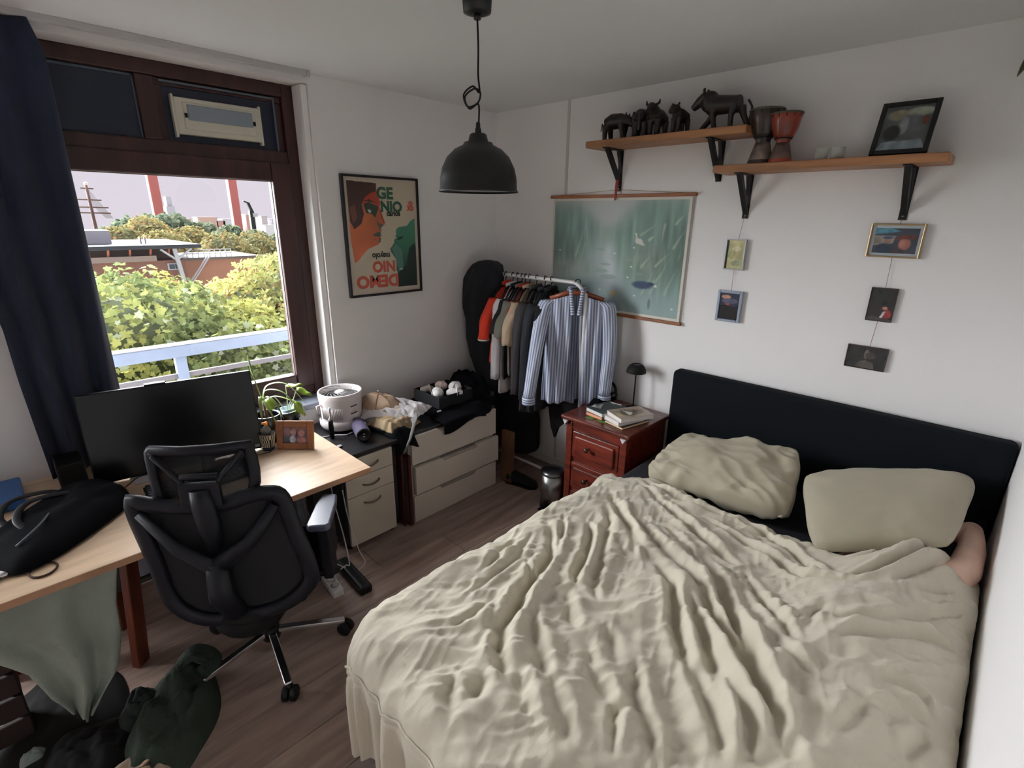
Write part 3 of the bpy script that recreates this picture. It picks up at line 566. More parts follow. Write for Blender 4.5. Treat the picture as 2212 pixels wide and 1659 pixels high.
# coordinates measured on the sheet: u right, v down
def pol(c,pts,noise_=0): 
    mk=inpoly(uu,vv,pts); im[mk]=c; return mk
face=[(.04,.03),(.43,.04),(.43,.10),(.47,.20),(.455,.24),(.52,.37),(.52,.385),(.46,.405),(.455,.425),(.47,.44),(.45,.455),(.455,.47),(.44,.485),(.45,.51),(.44,.54),(.40,.565),(.26,.60),(.17,.66),(.12,.70),(.07,.715),(.04,.5)]
mk=inpoly(uu,vv,face); g1=smoothnoise(nv,nu,6,5,3)[...,None]
im=np.where(mk[...,None],np.array((206,112,66))*(.85+.25*g1)+np.array([12,-10,-6])*(vv[...,None]-.3),im)
pol((176,60,40),[(.24,.20),(.30,.13),(.42,.10),(.47,.20),(.46,.24),(.52,.37),(.50,.38),(.44,.26),(.36,.19),(.27,.24)])
pol((70,44,38),[(.04,.03),(.43,.04),(.42,.11),(.36,.12),(.27,.16),(.22,.22),(.24,.30),(.20,.38),(.10,.43),(.05,.36)])
pol((120,70,54),[(.06,.25),(.13,.22),(.15,.33),(.09,.38)])
pol((50,64,50),[(.24,.215),(.32,.20),(.44,.235),(.43,.27),(.385,.33),(.35,.30),(.27,.29)]); pol((190,200,188),[(.29,.26),(.34,.265),(.33,.295),(.30,.28)])
pol((60,52,34),[(.24,.19),(.33,.175),(.43,.21),(.32,.195)])
pol((104,100,80),[(.40,.35),(.43,.375),(.50,.39),(.46,.42),(.44,.45),(.42,.40)])
pol((74,84,74),[(.34,.475),(.42,.45),(.46,.46),(.44,.475),(.47,.485),(.42,.495),(.37,.49)]); pol((74,84,74),[(.43,.50),(.45,.51),(.44,.54),(.42,.55)])
grn=[(.965,.33),(.90,.355),(.84,.40),(.72,.41),(.68,.43),(.665,.46),(.68,.47),(.655,.495),(.68,.505),(.635,.525),(.64,.545),(.61,.575),(.575,.60),(.58,.63),(.60,.65),(.63,.68),(.65,.70),(.655,.74),(.65,.80),(.67,.83),(.66,.96),(.965,.96)]
mk=inpoly(uu,vv,grn); im=np.where(mk[...,None],np.array((54,108,84))*(1.12-.95*np.clip(vv[...,None]-.45,0,1))*(.85+.3*smoothnoise(nv,nu,5,4,9)[...,None]),im)
pol((84,128,116),[(.60,.60),(.66,.56),(.75,.62),(.76,.80),(.68,.82),(.66,.72)]); pol((24,44,38),[(.66,.83),(.80,.76),(.86,.60),(.94,.56),(.965,.6),(.965,.96),(.68,.96)]); pol((30,50,40),[(.70,.505),(.78,.49),(.76,.515),(.68,.53)]); pol((170,196,180),[(.70,.785),(.75,.79),(.74,.80),(.70,.80)])
mrg=(uu<.035)|(uu>.97)|(vv<.022)|(vv>.975); im=np.where(mrg[...,None],np.array((196,180,166)),im)
im*=1+.03*(np.random.RandomState(1).rand(nv,nu,1)-.5)
a0,a1,b0,b1=y0+fwid,y1-fwid,z0+fwid,z1-fwid
sheet=print_sheet('print',nu,nv,lambda u,v:(.016,a0+(a1-a0)*u,b0+(b1-b0)*v),im,po,vmat('printed_colour',.35,.3))
W_,H_=a1-a0,b1-b0
GT=mat('ink_green',(52,96,74),.5); RT=mat('ink_red',(196,92,74),.5); BT=mat('ink_black',(40,44,40),.5)
def ptext(t,u,v,size,m,flip=False,bold=.0,sp_=1.0,sx=1.0):
    def fn(x,y,z):
        if flip: return (.0166+z+(.0004 if m is BT else 0),a0+W_*u-x*sx,b1-H_*v-y)
        return (.0166+z+(.0004 if m is BT else 0),a0+W_*u+x*sx,b1-H_*v+y)
    text_mesh(t,size,.0002,fn,'lettering',m,po,bold,sp_)
ptext('GE',.425,.165,.094,GT,bold=.0045,sx=1.02); ptext('NIO',.47,.275,.086,GT,bold=.0045,sx=1.0); ptext('&',.955,.262,.084,RT,bold=.0028,sx=-1.0)
ptext('carlos',.55,.312,.046,BT,bold=.0022,sx=.92)
ptext('mayolo',.565,.640,.052,BT,True,.002,sx=.86); ptext('NIO',.635,.715,.094,RT,True,.0045,sx=.98); ptext('DEMO',.675,.84,.104,RT,True,.005,sx=1.05)
# ---------------- scroll painting ----------------
sc=thing('scroll_painting','wide misty green reed pond print hanging between two wooden rods','painting',(1.09,-.01,1.6))
nu,nv=300,210; uu,vv=np.meshgrid(np.linspace(0,1,nu),np.linspace(0,1,nv)); rs=np.random.RandomState(5)
base=np.zeros((nv,nu,3)); base[:]=(186,190,190)
low=np.array((150,172,172)); base=base*(1-np.clip(vv*1.2-.15,0,1)[...,None])+low*np.clip(vv*1.2-.15,0,1)[...,None]
n1=smoothnoise(nv,nu,7,9,1); n2=smoothnoise(nv,nu,4,40,2); n3=smoothnoise(nv,nu,14,16,3)
def sig(x): return 1/(1+np.exp(-x))
# hazy middle trees
mm=sig((vv-(.22+.03*n1))*40)*sig((.40-vv)*30)*sig((uu-.36)*20)*sig((.62-uu)*20)
base=base*(1-mm[...,None]*.7)+np.array((134,158,146))*mm[...,None]*.7
edgeL=.36+.03*np.sin(vv*9)+.05*(n1-.5)-.10*np.clip((vv-.5)*2,0,1)*0; Lm=sig((edgeL-uu)*28)*sig((vv-(.05+.30*np.clip((uu-.22)*3,0,1)-.02*n2))*30)*sig((.62-.05*n2-vv)*14)
edgeR=.51+.10*np.clip(.35-vv,0,1)*2.2+.05*(n1-.5); Rm=sig((uu-edgeR)*30)*sig((vv-.25*np.clip((.72-uu)*4,0,1)+.02)*30)*sig((.80-.55*np.clip(.80-uu,0,1)-vv+.05*n3)*14)
gl=np.array((132,162,154))*(.86+.30*n2[...,None])+np.array((10,6,14))*(n1[...,None]-.5); 
base=base*(1-Lm[...,None]*.92)+gl*Lm[...,None]*.92; base=base*(1-Rm[...,None]*.92)+gl*Rm[...,None]*.92
pc=.475+.10*np.clip(vv-.45,0,1); pw=.035+.16*np.clip(vv-.40,0,1); pm_=np.exp(-((uu-pc)/pw)**2)*sig((vv-.40)*30)*sig((.88-vv)*16); base=base*(1-pm_[...,None]*.8)+np.array((196,204,208))*(.95+.08*n3[...,None])*pm_[...,None]*.8
dk_=(sig((.30-uu)*16)+sig((uu-.72)*16))*sig((vv-.25)*12)*sig((.72-vv)*12); base=base*(1-dk_[...,None]*.22)
# brownish bank at the left foot
bk=sig((vv-.58)*30)*sig((.70-vv)*26)*sig((.34-uu)*20); base=base*(1-bk[...,None]*.6)+np.array((150,146,130))*(.85+.3*n3[...,None])*bk[...,None]*.6
bk=sig((vv-.42)*20)*sig((.62-vv)*16)*sig((uu-.62)*20)*sig((.86-uu)*20); base=base*(1-bk[...,None]*.45)+np.array((150,146,120))*(.8+.4*n3[...,None])*bk[...,None]*.45
bot=sig((vv-.84)*14)*sig((.66-uu)*10); base=base*(1-bot[...,None]*.5)+np.array((122,140,142))*bot[...,None]*.5
im=base
def stroke(x0,y0,x1,y1,w0,c,al=.8,bend=0):
    global im
    for k in range(26):
        t=k/25; x=x0+(x1-x0)*t+bend*t*t; y=y0+(y1-y0)*t; w_=w0*(1-t)**.7+.0012
        mk=np.exp(-(((uu-x)/(w_))**2+((vv-y)/(w_*1.6))**2)*1.2)*al*.5; im=im*(1-mk[...,None])+np.array(c)*mk[...,None]
for k in range(46):
    x=rs.choice([rs.uniform(.02,.36),rs.uniform(.66,.98)]); y=rs.uniform(.35,.75); stroke(x,y,x+rs.uniform(-.03,.05),y-rs.uniform(.15,.33),rs.uniform(.003,.006),rs.choice([0,1])*np.array((50,44,40))+np.array((100,134,118)),.6,rs.uniform(-.04,.05))
for (x,y,x1,y1) in ((.74,.82,.83,.55),(.80,.80,.90,.50),(.70,.30,.80,.20),(.72,.58,.78,.46),(.82,.56,.90,.44),(.93,.40,.98,.25),(.86,.20,.84,.36),(.76,.34,.79,.30),(.78,.76,.88,.60),(.90,.80,.96,.56),(.93,.20,.97,.12),(.20,.52,.27,.20)): stroke(x,y,x1,y1,.007,(186,200,180),.7,.01)
def blob(x,y,rx,ry,c,al=1):
    global im
    mk=np.clip(1.6-1.6*(((uu-x)/rx)**2+((vv-y)/ry)**2),0,1)*al; im=im*(1-mk[...,None])+np.array(c)*mk[...,None]
for (x,y,rx,ry) in ((.42,.64,.065,.025),(.48,.69,.075,.028),(.45,.575,.05,.014),(.40,.44,.05,.012),(.62,.52,.06,.014),(.70,.64,.05,.012)): blob(x,y,rx,ry,(140,160,152),.7)
blob(.74,.735,.085,.042,(58,76,104),.95); blob(.80,.72,.03,.02,(52,70,96)); blob(.835,.735,.012,.012,(220,220,214)); blob(.53,.84,.026,.026,(214,176,108),.95)
blob(.80,.90,.012,.06,(84,116,112),.7); blob(.69,.35,.032,.028,(214,212,204)); stroke(.675,.34,.668,.285,.006,(214,212,204),1); blob(.667,.29,.010,.010,(222,220,214)); stroke(.70,.36,.735,.385,.008,(214,212,204),1)
for x,y in ((.52,.47),(.65,.58),(.63,.68),(.06,.47),(.42,.82),(.69,.84),(.96,.92),(.66,.41)): blob(x,y,.010,.008,(228,230,226),.9)
im=np.clip(im*(1+.03*(rs.rand(nv,nu,1)-.5)),0,255)
X0_,X1_,Z0_,Z1_=.585,1.590,1.292,2.004
MB().prism([(X0_,Z0_),(X1_,Z0_),(X1_,Z1_),(X0_,Z1_)],lambda u,v,w:(u,w,v),-.0135,-.0125).build('paper',mat('paper_white',(216,212,202),.7),sc)
print_sheet('print',nu,nv,lambda u,v:(X0_+.014+(X1_-X0_-.030)*u,-.0142,Z0_+.016+(Z1_-Z0_-.032)*v),im,sc,vmat('printed_matt',.7))
RD=mat('rod_wood',(150,92,56),.5,var=.15,vscale=6,stretch=(1,6,6))
MB().box(.562,1.612,-.026,-.004,2.004,2.024).build('rod',RD,sc,bevel=.005); MB().box(.562,1.605,-.026,-.004,1.272,1.292).build('rod',RD,sc,bevel=.005)
MB().tube([(.60,-.012,2.022),(1.09,-.008,2.05),(1.57,-.012,2.022)],.0015,6).tube([(1.600,-.006,2.00),(1.608,-.006,1.29)],.001,5).build('hanging_cord',mat('string',(170,150,110),.8),sc)
# ---------------- shelves ----------------
SHW=mat('oak_shelf',(164,116,80),.48,var=.16,vscale=3,stretch=(1,8,8),bump=.03,bscale=50)
IRON=mat('iron_black',(17,19,22),.5,bump=.1,bscale=120)
def shelf(name,label,x0,x1,zb,zt,brk,blen):
    s=thing(name,label,'shelf',((x0+x1)/2,-.1,zb))
    MB().box(x0,x1,-.205,-.001,zb,zt).build('board',SHW,s,bevel=.006,bseg=3)
    for xb,bl in zip(brk,blen):
        m=MB(); 
        m.box(xb-.016,xb+.016,-.185,-.001,zb-.006,zb)
        m.box(xb-.016,xb+.016,-.006,-.001,zb-bl,zb-.005)
        m.prism([(-.170,zb-.006),(-.135,zb-.006),(-.006,zb-.165),(-.006,zb-.20)],lambda u,v,w:(w,u,v),xb-.012,xb+.012)
        m.prism([(-.045,zb-.006),(-.006,zb-.006),(-.006,zb-.10)],lambda u,v,w:(w,u,v),xb-.010,xb+.010)
        b=m.build('bracket',IRON,s,bevel=.002)
        MB().cyl((xb,-.006,zb-bl+.018),.005,.003,10,Matrix.Rotation(PI/2,3,'X')).build('screw',STEEL,b)
    return s
s1=shelf('wall_shelf','upper left oak board on two black iron brackets carrying carved animals',.97,1.905,2.275,2.312,(1.095,1.715),(.235,.20))
s2=shelf('wall_shelf','lower right oak board on two black iron brackets carrying drums and photo',1.766,2.69,2.103,2.138,(1.885,2.562),(.215,.215))
REDR=mat('red_ribbon',(150,28,34),.6)
rb=MB().prism([(1.088,2.135),(1.108,2.135),(1.103,2.05),(1.098,2.03),(1.094,1.99),(1.084,1.985),(1.084,2.05)],lambda u,v,w:(u,w,v),-.032,-.028); tag(rb.build('red_ribbon',REDR),'dark red ribbon tied round the left bracket of the upper shelf','ribbon')
nl=MB().tube([(2.545,-.001,2.005),(2.540,-.022,2.010)],.002,6); tag(nl.build('wall_nail',mat('nail',(110,84,50),.4,.7)),'small bent nail in the wall beside the rightmost shelf bracket','nail')
# ---------------- carved animals ----------------
EB=mat('dark_carved_wood',(36,28,24),.42,var=.3,vscale=12,coat=.1)
def animal(label,x,y,rz,fn,sc=1.1,z=2.3125):
    t=thing('carved_animal',label,'figurine',(x,y,z),rz,'carved wooden animals on the upper shelf'); m=MB(RW[t.name]@Matrix.Diagonal((sc,sc*1.15,sc,1))); fn(m); m.build('body',EB,t,remesh=.0035,smoothit=2); return t
def legs(m,pts,r0=.012,r1=.009):
    for (x,y,zt,xb) in pts: m.tube([(x,y,zt),((x+xb)/2,y,zt*.5),(xb,y,.0)],[r0*1.3,r0,r1],10); m.ell((xb+.002,y,.006),(r1*1.3,r1*1.1,.006))
def rhino(m):
    m.tube([(-.065,0,.085),(-.03,0,.092),(.02,0,.092),(.045,0,.088)],[.028,.038,.036,.028],14); m.tube([(.04,0,.092),(.075,0,.082),(.105,0,.062)],[.028,.022,.014],12)
    m.tube([(.098,0,.07),(.108,0,.10),(.106,0,.125)],[.009,.006,.002],8); m.tube([(.082,0,.085),(.088,0,.105)],[.007,.002],8)
    for s in (-1,1): m.tube([(.055,s*.014,.105),(.052,s*.018,.128)],[.008,.002],8)
    legs(m,[(-.06,-.018,.075,-.062),(-.055,.018,.075,-.045),(.03,-.018,.075,.045),(.035,.018,.075,.025)],.013,.010); m.tube([(-.09,0,.09),(-.098,0,.05)],[.004,.003],6)
def elephant(m):
    m.tube([(-.055,0,.098),(-.01,0,.105),(.04,0,.10)],[.034,.044,.034],14); m.ell((.06,0,.105),(.028,.026,.032)); m.tube([(.08,0,.10),(.098,0,.065),(.096,0,.03)],[.013,.009,.006],8)
    for s in (-1,1): m.ell((.045,s*.032,.10),(.016,.008,.028)); m.tube([(.083,s*.012,.085),(.105,s*.014,.10),(.115,s*.014,.12)],[.005,.004,.002],6)
    legs(m,[(-.045,-.022,.08,-.045),(-.045,.022,.08,-.045),(.035,-.022,.08,.035),(.035,.022,.08,.035)],.016,.015)
def buffalo(m):
    m.tube([(-.055,0,.09),(0,0,.10),(.04,0,.11)],[.032,.040,.034],14); m.tube([(.04,0,.125),(.075,0,.14),(.10,0,.115)],[.028,.024,.014],12)
    for s in (-1,1): m.tube([(.06,s*.018,.15),(.06,s*.034,.158),(.06,s*.036,.178)],[.008,.007,.003],8)
    legs(m,[(-.045,-.02,.08,-.045),(-.045,.02,.08,-.05),(.035,-.02,.085,.035),(.035,.02,.085,.04)],.014,.012)
def baboon(m):
    m.tube([(-.05,0,.09),(0,0,.10),(.035,0,.11)],[.028,.034,.028],14); m.tube([(.035,0,.125),(.06,0,.13),(.085,.0,.105)],[.024,.022,.013],12)
    for s in (-1,1): m.ell((.045,s*.02,.152),(.006,.006,.009))
    legs(m,[(-.045,-.016,.08,-.045),(-.045,.016,.08,-.05),(.03,-.016,.085,.03),(.03,.016,.085,.035)],.012,.010)
def lion(m):
    m.tube([(-.085,0,.098),(-.04,0,.10),(.02,0,.104),(.05,0,.11)],[.036,.038,.042,.044],16); m.ell((.055,0,.122),(.042,.034,.046)); m.tube([(.07,0,.14),(.105,0,.125),(.135,0,.10)],[.032,.022,.014],12)
    for s in (-1,1): m.ell((.078,s*.018,.170),(.007,.006,.010))
    m.tube([(.035,-.02,.08),(.06,-.02,.045),(.098,-.02,.006)],[.017,.013,.011],10); m.tube([(.025,.02,.08),(.02,.02,.04),(.012,.02,.006)],[.016,.012,.011],10)
    m.tube([(-.075,.02,.09),(-.06,.02,.05),(-.062,.02,.006)],[.018,.012,.011],10); m.tube([(-.085,-.02,.09),(-.10,-.02,.05),(-.125,-.02,.006)],[.020,.013,.012],10)
    m.tube([(-.12,0,.11),(-.14,0,.08),(-.138,0,.02)],[.006,.005,.007],8)
animal('small carved wooden rhino at the left end of the upper shelf',1.125,-.11,.10,rhino,1.12)
animal('carved wooden elephant standing second from left on the upper shelf',1.268,-.09,-1.15,elephant,1.05)
animal('carved buffalo facing forward in the middle of the upper shelf',1.38,-.11,-1.6,buffalo,.98)
animal('small carved baboon between the buffalo and the lion',1.512,-.11,-1.8,baboon,.92)
animal('largest carved animal, a dark lion striding at the right shelf end',1.73,-.115,PI,lion)
# ---------------- drums ----------------
def drum(label,x,y,s,cb,cf,rz):
    t=thing('djembe_drum',label,'drum',(x,y,2.1385),rz,'djembe drums on the lower shelf'); M=RW[t.name]@Matrix.Scale(s,4)
    MB(M).lathe([(.050,.135),(.066,.17),(.074,.22),(.076,.248)],(0,0,0),28).lathe([(.050,.135),(.036,.115),(.034,.10)],(0,0,0),28).build('bowl',cb,t)
    MB(M).lathe([(.034,.10),(.040,.08),(.056,.02),(.058,.0)],(0,0,0),28,cap=True).build('foot',cf,t)
    MB(M).lathe([(.057,.020),(.060,.0)],(0,0,.0),28).build('foot_band',cb,t)
    MB(M).tube([(.040*math.cos(a),.040*math.sin(a),.122) for a in np.linspace(0,2*PI,24)[:-1]],.005,6,closed=True).build('waist_ring',BLACK,t)
    MB(M).tube([(.077*math.cos(a),.077*math.sin(a),.243) for a in np.linspace(0,2*PI,28)[:-1]],.005,6,closed=True).build('rim',mat('drum_rim',(88,86,72),.6),t)
    MB(M).lathe([(.074,.249),(0,.250)],(0,0,0),28).build('skin',mat('drum_skin',(150,136,110),.6),t)
    m=MB(M)
    for k in range(12):
        a=2*PI*k/12; b=a+PI/12; m.tube([(.078*math.cos(a),.078*math.sin(a),.24),(.046*math.cos(b),.046*math.sin(b),.126),(.078*math.cos(a+PI/6),.078*math.sin(a+PI/6),.24)],.0016,5)
    m.build('rope_lacing',mat('rope',(60,44,34),.8),t)
drum('tall dark brown djembe drum with grey foot on the lower shelf',1.955,-.105,.98,mat('drum_dark',(46,26,20),.35,var=.3,vscale=9,coat=.3),mat('drum_foot',(120,106,98),.5,var=.35,vscale=14),0)
drum('shorter reddish djembe drum in front of the dark one',2.055,-.13,.86,mat('drum_red',(140,50,34),.35,var=.25,vscale=9,coat=.3),mat('drum_foot_red',(96,74,68),.5,var=.4,vscale=14),.3)
# glasses
GL=bpy.data.materials.new('clear_glass'); GL.use_nodes=True; b=GL.node_tree.nodes['Principled BSDF']; b.inputs['Roughness'].default_value=.05; b.inputs['Base Color'].default_value=(.8,.82,.78,1); b.inputs['Alpha'].default_value=.35; b.inputs['Specular IOR Level'].default_value=.8
for k,(x_,lb) in enumerate(((2.222,'left one of the two small glass tealight holders on the shelf'),(2.285,'right one of the two small glass tealight holders on the shelf'))):
    t=thing('glass_tealight_holder',lb,'candle holder',(x_,-.11,2.1385),0,'glass tealight holders'); M=RW[t.name]
    MB(M).lathe([(0,.002),(.024,.002),(.027,.01),(.031,.052),(.029,.052),(.025,.012),(0,.008)],(0,0,0),20).build('cup',GL,t)
    MB(M).cyl((0,0,.009),.019,.010,16).build('tealight',mat('tealight',(170,160,140),.5),t)
# ---------------- small pictures ----------------
def photo_img(nu,nv,bgc,shapes,seed=1,gr=.25):
    u,v=np.meshgrid(np.linspace(0,1,nu),np.linspace(0,1,nv)); im=np.zeros((nv,nu,3)); im[:]=bgc; im*=(1-gr/2+gr*smoothnoise(nv,nu,5,5,seed)[...,None])
    for kind,c,*a in shapes:
        if kind=='p': mk=inpoly(u,v,a[0]).astype(float)
        else: x,y,rx,ry=a; mk=np.clip(2-2*(((u-x)/rx)**2+((v-y)/ry)**2),0,1)
        im=im*(1-mk[...,None])+np.array(c)*(.85+.3*smoothnoise(nv,nu,9,9,seed+3)[...,None])*mk[...,None]
    return im
def picture(name,label,M,wd,ht,fw,fm,img,mat_w=0,cat='picture',dep=.016,group=None):
    # frame in local x-z plane facing -y, bottom centre at origin
    t=thing(name,label,cat,M.translation,0,group); 
    m=MB(M); d=dep
    m.box(-wd/2,-wd/2+fw,-d,0,0,ht).box(wd/2-fw,wd/2,-d,0,0,ht).box(-wd/2+fw,wd/2-fw,-d,0,0,fw).box(-wd/2+fw,wd/2-fw,-d,0,ht-fw,ht); m.build('frame',fm,t,bevel=min(fw*.25,.003))
    MB(M).box(-wd/2+fw,wd/2-fw,-d*.45,-.001,fw,ht-fw).build('backing',mat('mat_board',(186,194,200),.6) if mat_w else FB,t)
    g=fw+mat_w; nv,nu=img.shape[:2]
    print_sheet('photo',nu,nv,lambda u,v:M@Vector((-wd/2+g+(wd-2*g)*u,-d*.45-.0008,g+(ht-2*g)*v)),img,t,vmat('photo_gloss',.25,.4))
    return t
picture('leaning_photo_frame','thick black frame with a blurred bust photo leaning on the lower shelf',M4((2.515,-.16,2.1395),0,math.radians(-24)),.197,.225,.018,FB,
  photo_img(60,70,(84,90,90),[('e',(146,140,118),.3,.2,.28,.14),('e',(160,168,152),.75,.15,.35,.12),('e',(88,90,94),.6,.45,.3,.3),('e',(134,138,142),.45,.45,.12,.25),('e',(30,32,34),.25,.6,.2,.2),('e',(96,50,34),.88,.35,.08,.12),('p',(130,142,150),[(.0,.95),(.1,.8),(.9,.78),(1,.95),(1,1),(0,1)])],2),cat='photo frame')
SIL=mat('silver_frame',(186,190,196),.3,.6); SILW=mat('pale_blue_frame',(150,160,178),.4,.2); GOLD=mat('thin_gold_frame',(176,150,110),.3,.7)
def hang(M0,*a,**k): return picture('hanging_picture',*a,**k)
picture('hanging_picture','small silver framed yellow green leaf picture under the left bracket',M4((1.866,-.005,1.622)),.106,.160,.006,SIL,
  photo_img(40,60,(196,192,140),[('p',(60,58,44),[(0,0),(.1,0),(.08,1),(0,1)]),('e',(222,216,180),.55,.3,.3,.1),('e',(168,170,120),.3,.5,.25,.2),('e',(150,156,130),.6,.8,.3,.12)],4,.35),dep=.02,group='string hung pictures on the wall')
picture('hanging_picture','small pale blue framed dark sunset picture below the leaf picture',M4((1.873,-.005,1.338)),.134,.172,.014,SILW,
  photo_img(40,60,(40,44,66),[('p',(14,16,24),[(0,.5),(.3,.45),(.7,.52),(1,.42),(1,1),(0,1)]),('e',(190,140,120),.3,.15,.28,.09),('e',(150,70,70),.4,.42,.15,.05),('e',(84,84,110),.5,.3,.5,.12)],6),dep=.018,group='string hung pictures on the wall')
picture('hanging_picture','gold framed photo of two people in caps, top of the right string',M4((2.558,-.005,1.728)),.198,.145,.007,GOLD,
  photo_img(80,56,(66,72,84),[('p',(84,140,160),[(0,0),(.35,.0),(.6,.12),(.3,.2),(0,.25)]),('p',(140,130,124),[(0,.3),(.5,.3),(.45,.6),(0,.7)]),('e',(44,58,78),.25,.85,.2,.28),('e',(150,110,96),.3,.5,.08,.12),('e',(60,76,100),.31,.38,.13,.07),('e',(168,110,100),.72,.62,.16,.28),('p',(110,60,56),[(.45,.42),(.62,.28),(.88,.25),(1,.4),(.85,.42),(.6,.44)]),('e',(70,60,66),.6,.95,.2,.15)],8),mat_w=.012,dep=.02,group='string hung pictures on the wall')
picture('hanging_picture','frameless dark print of a red and white bird, middle of the right string',M4((2.563,-.005,1.440)),.102,.153,.0012,mat('print_edge',(60,54,52),.6),
  photo_img(44,64,(44,38,38),[('e',(38,44,42),.5,.3,.4,.3),('e',(150,56,56),.78,.78,.18,.16),('e',(190,120,116),.66,.60,.12,.06),('p',(190,186,190),[(.62,.7),(.72,.68),(.62,.9),(.5,.92)]),('p',(74,66,66),[(0,.9),(.3,.86),(1,.95),(1,1),(0,1)])],9),dep=.012,group='string hung pictures on the wall')
picture('hanging_picture','dark brown landscape print hanging lowest on the right string',M4((2.551,-.005,1.207)),.164,.110,.003,mat('dark_edge',(70,50,50),.5),
  photo_img(64,44,(40,40,42),[('p',(84,80,76),[(.25,1),(.35,.7),(.5,.62),(.7,.7),(.75,1)]),('e',(120,108,96),.5,.35,.07,.25),('e',(66,62,60),.6,.4,.15,.2)],12),dep=.012,group='string hung pictures on the wall')
STR=mat('pink_string',(150,110,104),.8)
def strings(label,x,z,segs):
    t=thing('picture_string',label,'string',(x,-.012,z))
    for a in segs: MB().tube(a,.0012,5).build('strand',STR,t)
strings('thin pink string holding the two left pictures',1.885,1.9,[[(1.885,-.012,1.90),(1.872,-.010,1.782)],[(1.870,-.010,1.622),(1.873,-.010,1.51)],[(1.884,-.014,2.0),(1.889,-.014,1.95),(1.885,-.012,1.89)]])
strings('thin pink string holding the three right pictures',2.562,1.89,[[(2.562,-.010,1.89),(2.560,-.010,1.873)],[(2.560,-.010,1.728),(2.563,-.010,1.593)],[(2.563,-.010,1.44),(2.556,-.010,1.317)]])
# hanging dried leaf near the ceiling on the right
lf=thing('hanging_leaf','tip of a long green leaf hanging at the right edge near the ceiling','plant',(2.85,-.05,2.5))
MB().grid(lambda u,v:(2.812+.055*v+(u-.5)*.030*math.sin(PI*min(1,v*1.1+.02))+.02*v*v,-.05-.02*math.sin(PI*u)-.01*v,2.395+.17*v),6,12).build('leaf_blade',mat('olive_leaf',(70,76,36),.5),lf,solid=.001)
MB().tube([(2.885,-.055,2.56),(2.90,-.04,2.59),(2.91,-.02,2.6)],.002,6).build('stem',mat('olive_leaf',(70,76,36)),lf)
# ---------------- clothes rack ----------------
RW_=mat('rack_white',(206,204,202),.35)
ry,rz_,xl,xr=-.25,1.49,.035,1.07
rk=thing('clothes_rack','white tubular clothes rack loaded with clothes in the room corner','clothes rack',(.55,ry,0))
m=MB(); m.tube(bez([(xl,ry,.02),(xl,ry,.8),(xl,ry,1.38),(xl+.02,ry,1.45),(xl+.09,ry,rz_-.003),(xl+.2,ry,rz_),(.6,ry,rz_),(xr-.14,ry,rz_),(xr-.07,ry,rz_-.01),(xr-.015,ry,rz_-.06),(xr,ry,1.36),(xr,ry,.8),(xr,ry,.02)],6),.0125,12); m.build('frame',RW_,rk)
MB().tube([(xl,ry,.09),(xr,ry,.09)],.011,10).build('bottom_rail',RW_,rk)
for x_ in (xl,xr): MB().tube([(x_,ry-.22,.015),(x_,ry+.22,.015)],.0125,10).build('foot_bar',RW_,rk)
